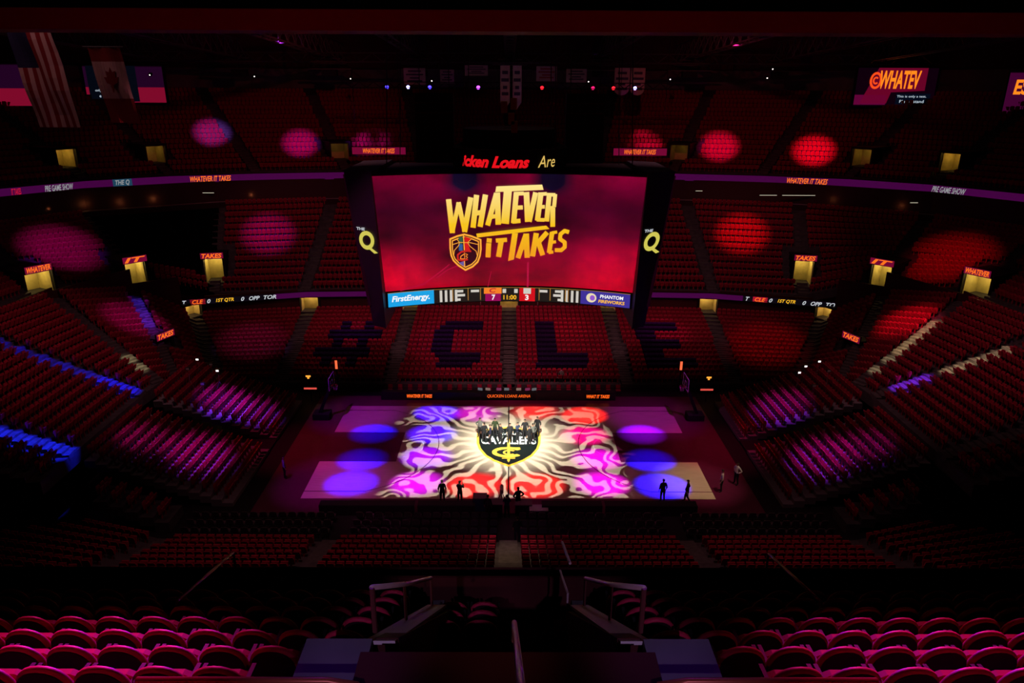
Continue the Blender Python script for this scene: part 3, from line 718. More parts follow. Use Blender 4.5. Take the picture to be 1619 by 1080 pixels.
# ================================================================ scoreboard
sb = empty('scoreboard', (0, 0, 12), 'giant four sided hanging scoreboard over the court with curved video screen', 'scoreboard')
def SCR(u, v, off=0):
    k = 1-(u/8.8)**2
    y = -1.6-2.5*v+1.9*k; z = 13.1+8.3*v
    return Vector((u, y-off*.96, z+off*.28-12))
def P2S(x, y):
    t = ((x-806.5)/205)**2
    yb = 452+14.5*t; yt = 271.5+12.5*t; v = (yb-y)/(yb-yt); wpx = 398+42*v
    return (x-806.5)/wpx*17.5, v
SM = bpy.data.materials.new('video_screen_image'); SM.use_nodes = True
def screen_mat():
    nt = SM.node_tree; N = nt.nodes; L = nt.links; B = N['Principled BSDF']
    B.inputs['Base Color'].default_value = (.01, .01, .01, 1)
    t = N.new('ShaderNodeTexCoord'); sp = N.new('ShaderNodeSeparateXYZ'); L.new(t.outputs['Generated'], sp.inputs[0])
    def M(op, a, b=None, c=None, cl=False):
        n = N.new('ShaderNodeMath'); n.operation = op; n.use_clamp = cl
        for i, v in enumerate((a, b, c)):
            if v is None: continue
            if isinstance(v, (int, float)): n.inputs[i].default_value = v
            else: L.new(v, n.inputs[i])
        return n.outputs[0]
    x, z = sp.outputs[0], sp.outputs[2]
    n1 = N.new('ShaderNodeTexNoise'); n1.inputs['Scale'].default_value = 3; mp = N.new('ShaderNodeMapping'); mp.inputs['Scale'].default_value = (1.3, .3, 1); L.new(t.outputs['Generated'], mp.inputs[0]); L.new(mp.outputs[0], n1.inputs[0])
    n2 = N.new('ShaderNodeTexNoise'); n2.inputs['Scale'].default_value = 7; mp2 = N.new('ShaderNodeMapping'); mp2.inputs['Scale'].default_value = (2.4, .2, .35); L.new(t.outputs['Generated'], mp2.inputs[0]); L.new(mp2.outputs[0], n2.inputs[0])
    ramp = N.new('ShaderNodeValToRGB'); L.new(z, ramp.inputs[0]); e = ramp.color_ramp.elements
    e[0].position = 0; e[0].color = (.34, .0, .010, 1); e[1].position = 1; e[1].color = (.18, .0, .022, 1)
    for p, c in ((.30, (.24, .0, .018, 1)), (.50, (.10, .0, .013, 1)), (.72, (.055, .0, .012, 1)), (.88, (.115, .0, .017, 1))):
        k = e.new(p); k.color = c
    side = M('ABSOLUTE', M('SUBTRACT', x, .5))
    low = M('MULTIPLY_ADD', z, -2.4, 1.2, True)
    hot = M('MULTIPLY', M('MULTIPLY', M('MULTIPLY_ADD', side, 3.4, -.75, True), low), M('MULTIPLY_ADD', n2.outputs[0], 2.2, -.4, True))
    mx = N.new('ShaderNodeMix'); mx.data_type = 'RGBA'; L.new(hot, mx.inputs[0]); L.new(ramp.outputs[0], mx.inputs[6]); mx.inputs[7].default_value = (.75, .0, .02, 1)
    # two dark wedges at the top either side of the lettering
    wd = None
    for cx in (.33, .665):
        q = M('SUBTRACT', 1, M('MULTIPLY', M('ABSOLUTE', M('SUBTRACT', x, cx)), 11), None, True)
        q = M('MULTIPLY', M('MULTIPLY', q, M('MULTIPLY_ADD', z, 8, -6.4, True)), 1.8, None, True)
        wd = q if wd is None else M('MAXIMUM', wd, q)
    mw = N.new('ShaderNodeMix'); mw.data_type = 'RGBA'; L.new(wd, mw.inputs[0]); L.new(mx.outputs[2], mw.inputs[6]); mw.inputs[7].default_value = (.004, .002, .016, 1)
    L.new(mw.outputs[2], B.inputs['Emission Color'])
    n1.inputs['Detail'].default_value = 6; st = M('MAXIMUM', M('MULTIPLY_ADD', n1.outputs[0], 3.4, -.85), .12)
    L.new(st, B.inputs['Emission Strength'])
screen_mat()
def grid(mb, fn, u0, u1, v0, v1, nu, nv, m=0):
    vs = [fn(u0+(u1-u0)*i/nu, v0+(v1-v0)*j/nv) for j in range(nv+1) for i in range(nu+1)]
    mb.add(vs, [(j*(nu+1)+i, j*(nu+1)+i+1, (j+1)*(nu+1)+i+1, (j+1)*(nu+1)+i) for j in range(nv) for i in range(nu)], m)
HW = 8.75
mb = MB()
grid(mb, lambda u, v: SCR(u, v, -.06), -HW-.1, HW+.1, -.02, 1.02, 24, 8)
grid(mb, lambda u, v: SCR(u, v, -.7), HW+.1, -HW-.1, -.02, 1.02, 24, 8)
for v in (-.02, 1.02): grid(mb, lambda u, t, v=v: SCR(u, v, -.06-.64*t), -HW-.1, HW+.1, 0, 1, 24, 1)
mb.build('screen_housing', DARK, sb)
mb = MB(); grid(mb, lambda u, v: SCR(u, v), -HW, HW, 0, 1, 24, 12); scr = mb.build('video_screen', SM, sb)
Z7 = lambda x, y: P2S(690+x/6.354, 270+y/6.354)
def stroke(mb, pts, w, off=.03, tr=Z7, m=0):
    for (x0, y0), (x1, y1) in zip(pts[:-1], pts[1:]):
        d = Vector((x1-x0, y1-y0)); L_ = d.length; d /= L_; n = Vector((-d.y, d.x))*w/2; e = d*w*.18
        q = [(x0-e.x+n.x, y0-e.y+n.y), (x1+e.x+n.x, y1+e.y+n.y), (x1+e.x-n.x, y1+e.y-n.y), (x0-e.x-n.x, y0-e.y-n.y)]
        mb.add([SCR(*tr(*p), off) for p in q], [(0, 1, 2, 3)], m)
def poly(mb, pts, off=.03, tr=Z7, m=0): mb.add([SCR(*tr(*p), off) for p in pts], [tuple(range(len(pts)))], m)
YL = bpy.data.materials.new('lettering_yellow'); YL.use_nodes = True
def ylm():
    N = YL.node_tree.nodes; L = YL.node_tree.links; B = N['Principled BSDF']; B.inputs['Base Color'].default_value = (.01, .01, .01, 1)
    t = N.new('ShaderNodeTexCoord'); sp = N.new('ShaderNodeSeparateXYZ'); L.new(t.outputs['Generated'], sp.inputs[0])
    r = N.new('ShaderNodeValToRGB'); L.new(sp.outputs[2], r.inputs[0]); e = r.color_ramp.elements
    e[0].position = 0; e[0].color = (.85, .30, .01, 1); e[1].position = 1; e[1].color = (1, .80, .28, 1); k = e.new(.5); k.color = (.92, .55, .01, 1)
    L.new(r.outputs[0], B.inputs['Emission Color']); B.inputs['Emission Strength'].default_value = 1.0
ylm()
mb = MB()
for pts, w_ in (([(102, 275), (140, 590)], 46), ([(140, 590), (205, 300)], 36), ([(205, 300), (268, 575)], 40), ([(268, 575), (330, 250)], 46),
    ([(392, 225), (357, 530)], 46), ([(485, 220), (432, 520)], 46), ([(378, 395), (455, 383)], 40),
    ([(600, 205), (512, 505)], 44), ([(612, 200), (622, 495)], 48), ([(560, 425), (625, 415)], 34),
    ([(722, 180), (695, 480)], 70),
    ([(812, 195), (785, 480)], 46), ([(800, 200), (885, 197)], 30), ([(805, 335), (875, 332)], 34), ([(780, 472), (850, 465)], 36),
    ([(920, 195), (935, 465)], 50), ([(1015, 197), (952, 465)], 44), ([(1072, 200), (1038, 455)], 46), ([(1065, 205), (1128, 203)], 28), ([(1050, 330), (1108, 328)], 30), ([(1035, 455), (1105, 458)], 30),
    ([(1160, 205), (1135, 465)], 42), ([(1160, 212), (1218, 215)], 28), ([(1222, 215), (1212, 325)], 34), ([(1150, 340), (1205, 338)], 28), ([(1198, 345), (1198, 520)], 42),
    ([(522, 705), (515, 838)], 44), ([(528, 655), (526, 680)], 44), ([(605, 668), (708, 660)], 36), ([(655, 670), (628, 832)], 46),
    ([(915, 610), (835, 845)], 44), ([(922, 605), (930, 840)], 46), ([(875, 745), (928, 738)], 34),
    ([(1025, 600), (988, 825)], 46), ([(1040, 695), (1135, 590)], 42), ([(1050, 690), (1092, 815)], 44),
    ([(1192, 590), (1162, 790)], 40), ([(1192, 590), (1240, 583)], 26), ([(1180, 690), (1228, 683)], 26), ([(1162, 795), (1200, 790)], 28),
    ([(1362, 585), (1322, 572), (1280, 605), (1275, 655), (1325, 690), (1325, 740), (1288, 772), (1228, 770)], 34)):
    stroke(mb, pts, w_*1.22)
poly(mb, [(600, 130), (1085, 115), (1100, 165), (590, 185)]); poly(mb, [(390, 600), (1130, 515), (1165, 550), (400, 640)])
poly(mb, [(770, 592), (832, 590), (790, 868), (727, 885)])
tx = mb.build('lettering', YL, scr)
mb = MB()
for pts, w_ in (([(-20, 1080), (90, 990), (200, 940)], 9), ([(-380, 1230), (-150, 1150), (20, 1010), (110, 930)], 10), ([(935, 900), (930, 1250)], 10), ([(940, 1250), (945, 900)], 8), ([(550, 1000), (500, 1250)], 8)):
    stroke(mb, pts, w_, .015)
mb.build('light_streak', glow('streak_red', (.42, .004, .05)), scr)
# shield emblem on the screen
Z6 = lambda x, y: P2S(690+x/13.5, 360+y/13.5)
sh = [(230, 180), (400, 105), (560, 62), (730, 100), (945, 180), (952, 400), (930, 560), (880, 700), (760, 820), (590, 905), (430, 800), (310, 680), (258, 560), (235, 400)]
cx, cy = 590, 450
inset = lambda k: [(cx+(x-cx)*k, cy+(y-cy)*k) for x, y in sh]
mb = MB(); poly(mb, inset(1), .04, Z6, 0); poly(mb, inset(.90), .05, Z6, 1); poly(mb, inset(.84), .06, Z6, 0); poly(mb, inset(.78), .07, Z6, 2)
poly(mb, [(430, 150), (530, 130), (530, 430), (440, 440), (455, 260)], .08, Z6, 3); poly(mb, [(570, 130), (720, 170), (640, 260), (700, 430), (570, 430)], .08, Z6, 4); poly(mb, [(440, 300), (530, 300), (530, 440), (450, 450)], .09, Z6, 5)
poly(mb, [(440, 720), (560, 680), (560, 790), (520, 780)], .08, Z6, 6)
for pts, w_ in (([(545, 110), (565, 430)], 22), ([(568, 640), (575, 810)], 20), ([(300, 315), (450, 262), (700, 262), (870, 300)], 14), ([(400, 190), (455, 260), (440, 330), (345, 440), (330, 560)], 14), ([(720, 180), (640, 262), (690, 340), (830, 450), (850, 540)], 14)):
    stroke(mb, pts, w_, .095, Z6, 0)
for pts, w_, m_ in (([(715, 455), (640, 445), (500, 470), (420, 540), (425, 650), (520, 665), (640, 640)], 40, 7), ([(560, 520), (490, 570), (480, 630), (560, 630)], 22, 8), ([(570, 490), (575, 640)], 16, 8), ([(590, 510), (640, 530), (600, 570), (640, 590), (600, 630)], 14, 8)):
    stroke(mb, pts, w_, .11, Z6, m_)
mb.build('shield_emblem', [glow('em_gold', (1, .42, .04)), glow('em_brown', (.12, .02, .005)), glow('em_dark', (.03, .001, .006)), glow('em_green', (.03, .10, .05)), glow('em_red', (.65, .01, .01)), glow('em_blue', (.03, .10, .30)), glow('em_violet', (.13, .10, .35)), glow('em_crimson', (.55, .015, .01)), glow('em_orange', (.9, .25, .03))], scr)
# ticker under the main screen
def TK(u, v, off=0):
    k = 1-(u/8.8)**2
    return Vector((u, -1.7+1.9*k-off, 11.96+1.02*v-12))
mb = MB(); grid(mb, lambda u, v: TK(u, v, -.04), -HW, HW, -.06, 1.04, 24, 1); grid(mb, lambda u, v: TK(u, v, -.6), HW, -HW, -.06, 1.04, 24, 1)
grid(mb, lambda u, t: TK(u, -.06, -.04-.56*t), -HW, HW, 0, 1, 24, 1); tkh = mb.build('ticker_housing', DARK, sb)
TKF = lambda off: (lambda u, v: TK(u, v, off))
def tk_panel(u0, u1, mt, off=.0, v0=0, v1=1, name='ticker_panel'):
    mb = MB(); grid(mb, TKF(off), u0, u1, v0, v1, 6, 1); return mb.build(name, mt, tkh)
tk_panel(-8.6, -5.45, glow('tk_blue', (.01, .36, .78)), name='ticker_blue_panel'); tk_panel(-5.45, 5.2, glow('tk_dark', (.012, .010, .008)), name='ticker_score_panel'); tk_panel(5.2, 8.6, glow('tk_violet', (.045, .03, .30)), name='ticker_violet_panel')
def tk_word(txt, u, v, wd, ht, mt, shear=0, bold=.01, off=.03):
    mb = MB(); word(mb, txt, TKF(off), u, v, wd, ht, 0, shear, bold); mb.build('ticker_lettering', mt, tkh)
TW = glow('tk_white', (.95, .95, .95))
tk_word('FirstEnergy.', -7.05, .5, 2.6, .55, TW, .2, .03)
tk_word('PHANTOM', 7.35, .66, 1.6, .26, TW, .1, .03); tk_word('FIREWORKS', 7.35, .30, 1.8, .24, GOLDG, .1, .03)
mb = MB(); ring2(mb, 5.95, .5, .36, .34, 0, 2*PI, .34, 20, TKF(.03)); mb.build('ticker_emblem', glow('tk_cream', (.8, .7, .45)), tkh)
mb = MB(); ring2(mb, 6.02, .5, .18, .2, 0, 2*PI, .18, 16, TKF(.045)); mb.build('ticker_emblem', glow('tk_mauve', (.30, .10, .6)), tkh)
tk_panel(-1.75, -.62, glow('tk_wine', (.30, .003, .09)), .02, 0, .55); tk_panel(-1.85, -.55, glow('tk_flame', (.9, .22, .02)), .02, .55, 1)
tk_panel(.75, 1.9, glow('tk_scarlet', (.62, .005, .01)), .02, 0, 1)
tk_word('C', -1.2, .8, .5, .34, REDG, .2, .03, .04)
tk_word('7', -1.15, .28, .26, .40, TW, 0, .03, .04); tk_word('3', 1.3, .28, .26, .40, TW, 0, .03, .04); tk_word('11:00', .06, .28, .95, .34, GOLDG, 0, .02, .04)
mb = MB()
rnd = random.Random(3)
TP = glow('tk_pale', (.62, .58, .52))
def fig(*a): mb = MB(); grid(mb, TKF(.03), *a); mb.build('ticker_figure', TP, tkh)
for s in (-1, 1):
    for k in range(4): u = s*(4.95-.36*k); fig(u-.09, u+.09, .06, .92, 1, 1)
    for (u, v, a) in ((3.6, .8, .5), (3.5, .5, .55), (3.7, .18, .3), (2.5, .78, .6)): fig(s*u-a/2, s*u+a/2, v-.09, v+.09, 2, 1)
for u in (-.35, .5): fig(u-.13, u+.13, .6, .9, 1, 1)
fig(1.05, 1.6, .55, .97, 2, 1)
mb = MB()
for u in (-4.1, -3.0, -2.1, 2.2, 3.0, 4.1, 4.3): grid(mb, TKF(.035), u-.03, u+.03, .1, .99, 1, 1)
grid(mb, TKF(.035), -8.6, 8.6, .99, 1.03, 16, 1); mb.build('ticker_trim', glow('tk_amber', (.35, .16, .03)), tkh)
# corner towers
for s, sd in ((-1, 'left'), (1, 'right')):
    mb = MB()
    def tw(u, y, z): return (s*u, y, z-12)
    mb.hexa([tw(8.75, -2.2, 10.6), tw(9.75, -1.6, 10.6), tw(9.75, 1.6, 10.6), tw(8.75, 2.2, 10.6), tw(8.75, -4.35, 21.7), tw(10.7, -3.4, 21.7), tw(10.7, 3.4, 21.7), tw(8.75, 4.35, 21.7)] if s == 1 else
            [tw(9.75, -1.6, 10.6), tw(8.75, -2.2, 10.6), tw(8.75, 2.2, 10.6), tw(9.75, 1.6, 10.6), tw(10.7, -3.4, 21.7), tw(8.75, -4.35, 21.7), tw(8.75, 4.35, 21.7), tw(10.7, 3.4, 21.7)])
    tr = mb.build('corner_tower', mat('scoreboard_gloss_black', (.03, .03, .036), .5), sb)
    def TF(off): # face of the tower turned to the camera: from the inner edge to the outer edge
        def g(u, v):
            a = Vector(tw(8.75, -2.2, 10.6)); b = Vector(tw(9.75, -1.6, 10.6)); c = Vector(tw(8.75, -4.35, 21.7)); d = Vector(tw(10.7, -3.4, 21.7))
            uu = u if s == 1 else 1-u
            p = (a*(1-uu)+b*uu)*(1-v)+(c*(1-uu)+d*uu)*v
            return p+Vector((s*.35, -.9, -.2))*off
        return g
    F = TF(.06); mb = MB()
    for i in range(24):
        a, a2 = 2*PI*i/24, 2*PI*(i+1)/24
        q = lambda a, k: F(.50+math.cos(a)*.36*k+.05*math.sin(a)*k, .585+math.sin(a)*.060*k)
        mb.add([q(a, 1), q(a2, 1), q(a2, .55), q(a, .55)], [(0, 1, 2, 3)])
    mb.add([F(.40, .548), F(.60, .548), F(.98, .512), F(.80, .505)], [(0, 1, 2, 3)])
    mb.build('arena_emblem', glow('q_yellow', (.62, .56, .09)), tr)
    mb = MB(); word(mb, 'THE', F, .30, .655, .38, .018, 0, .1, .03); mb.build('arena_emblem_lettering', WHG, tr)
    mb = MB(); mb.tube([F(1.0 if s < 0 else 0.0, -.0), F(1.0 if s < 0 else 0, .25)], .03); mb.build('edge_trim', DARKM, tr)
    # end screen turned to the baseline
    mb = MB(); mb.hexa([(s*9.85-.1, -2.0, 12.2-12), (s*9.85+.1, -2.0, .2), (s*9.85+.1, 2, .2), (s*9.85-.1, 2, .2), (s*10.7-.1, -3.2, 9.4), (s*10.7+.1, -3.2, 9.4), (s*10.7+.1, 3.2, 9.4), (s*10.7-.1, 3.2, 9.4)]); mb.build('end_screen', glow('end_screen_image', (.006, .0, .002)), sb)
mb = MB(); mb.hexa([(-8.7, 1.0, -.2), (8.7, 1.0, -.2), (8.7, 2.2, -.2), (-8.7, 2.2, -.2), (-8.7, -1.0, 9.5), (8.7, -1.0, 9.5), (8.7, 4.2, 9.5), (-8.7, 4.2, 9.5)]); mb.build('body_frame', DARK, sb)
mb = MB(); mb.lathe([(3.9, 9.6), (3.9, 11.0), (3.2, 11.3), (3.2, 12.2), (.4, 12.2)], m=0, n=40); mb.lathe([(.4, 9.6), (3.9, 9.6)], n=40); hub = mb.build('upper_ring', DARK, sb)
def RG(u, v): a = u/3.95; return Vector((3.95*math.sin(a), -3.95*math.cos(a), v))
mb = MB(); word(mb, 'icken Loans', RG, -1.12, 10.28, 4.85, .74, 0, .35, .045); mb.build('ring_lettering', glow('ring_red', (.80, .006, .012)), hub)
mb = MB(); word(mb, 'Are', RG, 2.62, 10.28, 1.45, .74, 0, .25, 0); mb.build('ring_lettering', glow('ring_gold', (.75, .50, .12)), hub)
for k, (x, y) in enumerate(((-3, -2.6), (3, -2.6), (-3, 2.6), (3, 2.6), (-8, -3), (8, -3), (-8, 3), (8, 3))):
    mb = MB(); mb.tube([(x, y, 9.5), (x*.9, y*.9, 24.4)], .035, 0, 5); mb.build('hoist_cable', DARKM, sb)
for x, z in ((-.35, 13.6), (.25, 13.8), (.1, 12.9), (.3, 12.4)):
    mb = MB(); mb.box((x-.2, -3.4, z-.35), (x+.2, -3.0, z+.35)); mb.build('hoist_motor', mat('hoist_yellow', (.55, .42, .10), .5), sb)

# ================================================================ hung from the roof
for s, sd in ((-1, 'left'), (1, 'right')):
    root = empty('speaker_array', (s*5.15, 1.2, 22.0), 'tall black hanging loudspeaker column, %s of the scoreboard top' % sd, 'loudspeaker')
    for k in range(7):
        mb = MB(); z = 4.1-k*.66; a = .018*k*k*.3
        M_ = Matrix.Translation((0, -a, z)) @ Matrix.Rotation(-.045*k*.6, 4, 'X')
        mb.box((-1.3, -.6, -.31), (1.3, .6, .31), 0, M_); mb.build('cabinet', DARK, root)
    for x in (-1, 1):
        mb = MB(); mb.tube([(x, 0, 4.4), (x, 0, 14.4)], .03, 0, 4); mb.build('hanging_cable', DARKM, root)
TR = mat('truss_grey', (.10, .09, .09), .5, .4)
def truss(name, label, a, b, h, wd=.8, bays=10, r=.06, mt=None):
    a, b = Vector(a), Vector(b); root = empty(name, (0, 0, 0), label, 'truss'); mt = mt or TR
    d = (b-a).normalized(); t = Vector((-d.y, d.x, 0)).normalized()*wd/2; up = Vector((0, 0, h))
    for o_ in (t, -t, up):
        mb = MB(); mb.tube([a+o_, b+o_], r, 0, 5); mb.build('chord', mt, root)
    mb = MB()
    for k in range(bays):
        p, q = a+(b-a)*k/bays, a+(b-a)*(k+1)/bays; m = (p+q)/2
        for e in (t, -t): mb.tube([p+e, m+up], r*.6, 0, 4); mb.tube([m+up, q+e], r*.6, 0, 4)
        mb.tube([p+t, p-t], r*.6, 0, 4)
    mb.build('lattice', mt, root); return root
NMX = ['far left', 'second from the left', 'third from the left', 'left of centre', 'above the scoreboard', 'right of centre', 'third from the right', 'second from the right', 'far right']
for i, x in enumerate((-44, -33, -22, -11, 0, 11, 22, 33, 44)):
    ym = 51 if abs(x) < 30 else 44
    truss('roof_truss', 'dark roof truss running away overhead, %s' % NMX[i], (x, 14, 31.2), (x, ym, 30.2), 2.2, 1.0, 14, .10)
    if abs(x) > 40: continue
    root = empty('catwalk_unit', (x, 42.5, 29.0), 'dark stepped catwalk unit under the roof truss, %s' % NMX[i], 'catwalk')
    for k, (w_, z) in enumerate(((5.4, 0), (4.2, .6), (3.0, 1.2))):
        mb = MB(); mb.box((-w_/2, -.4, z), (w_/2, .4, z+.12)); mb.build('walkway', TR, root)
    mb = MB()
    for xx in (-2.6, -1.3, 0, 1.3, 2.6): mb.tube([(xx, 0, 0), (xx*.5, 0, 1.6)], .04, 0, 4)
    mb.box((-.9, -.5, -.7), (.9, .5, 0)); mb.build('housing', DARK, root)
truss('cross_truss', 'long dark cross truss spanning the far side above the banners', (-50, 40, 29.8), (50, 40, 29.8), 1.0, .9, 40, .07)
lt = truss('lighting_truss', 'black lighting truss with coloured stage lights on the far side', (-19, 33, 26.9), (19, 33, 26.9), .6, .6, 24, .045, DARKM)
def fixture(x, y, z, col, nm, name='stage_light', rr=.20):
    root = empty(name, (x, y, z), nm, 'stage light')
    mb = MB(); mb.box((-.16, -.1, .02), (.16, .1, .2)); mb.build('base', DARKM, root)
    mb = MB(); mb.lathe([(.02, .12), (.15, .10), (.20, -.12), (.20, -.3), (.17, -.31)], m=0, n=12)
    R_ = Matrix.Rotation(math.radians(-75), 4, 'X'); mb.v = [tuple(R_ @ Vector(v)) for v in mb.v]; h = mb.build('lamp_head', DARKM, root, True)
    mb = MB(); mb.add([R_ @ Vector((rr*math.cos(a), rr*math.sin(a), -.305)) for a in [2*PI*k/12 for k in range(12)]], [tuple(range(11, -1, -1))]); mb.build('lens', col, root)
    return root
BL = glow('lens_blue', (.05, .03, 1.0), 6); WB = glow('lens_ice', (.35, .3, 1.0), 8); RDL = glow('lens_red', (1, .01, .02), 3.5); PRL = glow('lens_purple', (.5, .05, 1), 6); PK = glow('lens_pink', (.8, .01, .12), 2); WL = glow('lens_white', (1, .85, .75), 3)
for i, (px, col, cn) in enumerate(((612, BL, 'blue'), (645, WB, 'bright icy blue'), (679, BL, 'dim blue'), (755, PRL, 'purple'), (855, RDL, 'red'), (935, PK, 'pink'), (967, RDL, 'small red'), (1001, WB, 'icy blue'))):
    fixture((px-804.5)/1120*78.6, 33, 27.05, col, '%s stage light, %s from the left on the lighting truss' % (cn, ORD[i+1]))
for i, (px, z, y) in enumerate(((555, 28.0, 40), (682, 27.8, 40), (928, 27.8, 40), (1056, 28.1, 40), (1208, 28.3, 40), (405, 28.2, 40), (1215, 29.3, 40), (242, 28.3, 40))):
    fixture((px-804.5)/1120*85, y, z, WL, 'tiny white work light high on the far wall, %s from the left' % ORD[[3, 4, 5, 6, 7, 2, 8, 1][i]], 'work_light', .07)
# banners
BTX = mat('banner_print', (.06, .05, .10), .7); BRD = mat('banner_red_print', (.35, .03, .04), .7)
def banner(px, y0, y1, pw, nm, D=84, tail=False, rnd_=False, mt=None, two=None):
    z_ = D*.9434
    x = (px-804.5)/1120*z_; w_ = pw/1120*z_
    up = lambda y: 26.47+D*math.tan(math.radians(math.degrees(math.atan((540-y)/1120))-19.37))
    zt, zb = up(y0), up(y1); root = empty('championship_banner', (x, D-50.12, zb), nm, 'banner', 0, None)
    pts = [(-w_/2, zt-zb), (-w_/2, 0)]
    if tail: pts += [(0, -.6)]
    if rnd_: pts = [(-w_/2, zt-zb), (-w_/2, .7)]+[(-w_/2*math.cos(PI*k/6), .7-.7*math.sin(PI*k/6)) for k in range(1, 6)]+[(w_/2, .7)]
    else: pts += [(w_/2, 0)]
    pts += [(w_/2, zt-zb)]
    mb = MB(); mb.prism([(a, 0, b) for a, b in pts], (0, .04, 0)); mb.build('cloth', mt or BEIGE, root)
    H_ = zt-zb; mb = MB()
    for k, (f, w2) in enumerate(((.82, .6), (.62, .8), (.42, .45), (.25, .7))):
        mb.box((-w_/2*w2, -.012, H_*f-.06*H_), (w_/2*w2, -.002, H_*f+.03*H_))
    mb.build('print', two or BTX, root)
    mb = MB(); mb.tube([(-w_/2, .02, H_), (w_/2, .02, H_)], .04); mb.tube([(0, .02, H_), (0, .02, 36.5-zb)], .02, 0, 4); mb.build('hanging_bar', DARKM, root)
bs = [(655, 108, 135, 34, 'pale banner'), (706, 110, 132, 22, 'pale small banner'), (752, 103, 120, 36, 'wide low pale banner'), (862, 104, 128, 32, 'pale banner with red print'), (909, 108, 130, 32, 'pale banner'), (1006, 106, 150, 22, 'pale round ended banner'), (981, 106, 150, 24, 'pale round ended banner')]
for i, (px, y0, y1, pw, nm) in enumerate(bs):
    banner(px, y0, y1, pw, nm+' on the far wall, ' + ['leftmost of the row', 'second from left', 'third from left, beside the centre banners', 'first right of the centre banners', 'second right of the centre banners', 'far right end of the row', 'beside the last banner'][i], 88, rnd_=i > 4, two=BRD if i == 3 else None)
banner(797, 103, 162, 15, 'tall pale championship banner at centre, left of the pair', 74, tail=True); banner(816, 103, 162, 14, 'tall pale championship banner at centre, right of the pair', 74, tail=True)
# corner video boards
def vboard(x, y, z, w_, h_, nm, kind):
    root = empty('video_board', (x, y, z), nm, 'video board', math.atan2(-x, y+12)*-.35*0)
    mb = MB(); mb.box((-w_/2-.15, 0, -h_/2-.15), (w_/2+.15, .4, h_/2+.15)); mb.build('housing', DARK, root)
    F = plane_fn((0, -.02, 0), (1, 0, 0), (0, 0, 1)); F2 = plane_fn((0, -.05, 0), (1, 0, 0), (0, 0, 1)); F3 = plane_fn((0, -.08, 0), (1, 0, 0), (0, 0, 1))
    def rect(f, x0, x1, z0, z1, mt, nme='screen_image'):
        mb = MB(); mb.add([f(x0, z0), f(x1, z0), f(x1, z1), f(x0, z1)], [(0, 1, 2, 3)]); mb.build(nme, mt, root)
    if kind == 'word':
        rect(F, -w_/2, w_/2, -h_/2, h_/2, glow('vb_black', (.004, .0, .003)))
        mb = MB(); mb.add([F2(-4.2, -1.9), F2(-.9, -1.9), F2(-.5, -.6), F2(3.6, -.4), F2(3.6, 2.2), F2(-2.4, 2.2)], [(0, 1, 2, 3, 4, 5)]); mb.build('screen_image', glow('vb_wine', (.13, .001, .018)), root)
        rect(F2, -w_/2, -1.0, -2.05, -.9, glow('vb_plum', (.11, .001, .035)))
        mb = MB(); word(mb, 'WHATEV', F3, .35, .85, 5.0, 2.1, 0, .12, .03); mb.build('lettering', glow('vb_orange', (1.0, .22, .01), 1.2), root)
        mb = MB(); ring2(mb, -2.6, .75, .75, .98, 0, 2*PI, .28, 20, F3); ring2(mb, -2.6, .75, .38, .45, .7, 5.6, .2, 14, F3); mb.build('emblem', glow('vb_emblem', (.9, .07, .01), 1.1), root)
        rect(F3, .2, 4.4, -2.0, -.75, glow('vb_dark', (.001, .003, .009)))
        F4 = plane_fn((0, -.1, 0), (1, 0, 0), (0, 0, 1)); mb = MB(); word(mb, 'This is only a test.', F4, 2.1, -1.1, 3.6, .34); word(mb, 'Please stand', F4, 2.2, -1.65, 3.0, .34); mb.build('lettering', glow('vb_caption', (.55, .65, .75)), root)
    else:
        rect(F, -w_/2, w_/2, -h_/2, h_/2, glow('vb_black', (.004, .0, .003)))
        rect(F2, -w_/2, w_/2, -h_/2, h_/2*.95, glow('vb_plum2', (.045, .001, .025)) if kind == 'es' else glow('vb_plum3', (.014, .001, .014)))
        if kind == 'es':
            mb = MB(); word(mb, 'ES', F3, -w_/2+1.6, .6, 1.7, 1.6, 0, .1, .03); mb.build('lettering', glow('vb_orange', (1.0, .22, .01), 1.2), root)
        else:
            rect(F3, -w_/2, w_/2, -h_/2, -.35, glow('vb_rose', (.20, .003, .022)))
            if kind == 'cap':
                F4 = plane_fn((0, -.1, 0), (1, 0, 0), (0, 0, 1)); mb = MB(); mb.add([F3(-w_/2-.0, -1.7), F3(w_/2, -1.7), F3(w_/2, .2), F3(-w_/2, .2)], [(0, 1, 2, 3)]); 
    return root
vboard(47.3, 42, 27.3, 9.8, 4.4, 'video board in the upper right corner with orange WHATEV lettering', 'word')
vboard(59.5, 34, 26.7, 7.6, 4.4, 'purple video board cut by the right edge of the picture', 'es')
vboard(-56.8, 34, 27.0, 8.0, 4.4, 'purple and red video board at the left edge behind the striped flag', 'rose')
vb = vboard(-47.0, 42, 27.2, 9.6, 4.2, 'red and dark video board behind the two hanging flags', 'rose2')
F4 = plane_fn((0, -.12, 0), (1, 0, 0), (0, 0, 1)); mb = MB(); mb.add([F4(-4.4, -2.0), F4(1.6, -2.0), F4(1.6, 2.1), F4(-4.4, 2.1)], [(0, 1, 2, 3)]); mb.build('screen_image', glow('vb_dark2', (.001, .002, .005)), vb)
F4 = plane_fn((0, -.14, 0), (1, 0, 0), (0, 0, 1)); mb = MB(); word(mb, 'only a test.', F4, -2.7, -.75, 1.9, .36); word(mb, 'e stand', F4, -2.5, -1.35, 1.5, .36); mb.build('lettering', glow('vb_caption', (.55, .65, .75)), vb)
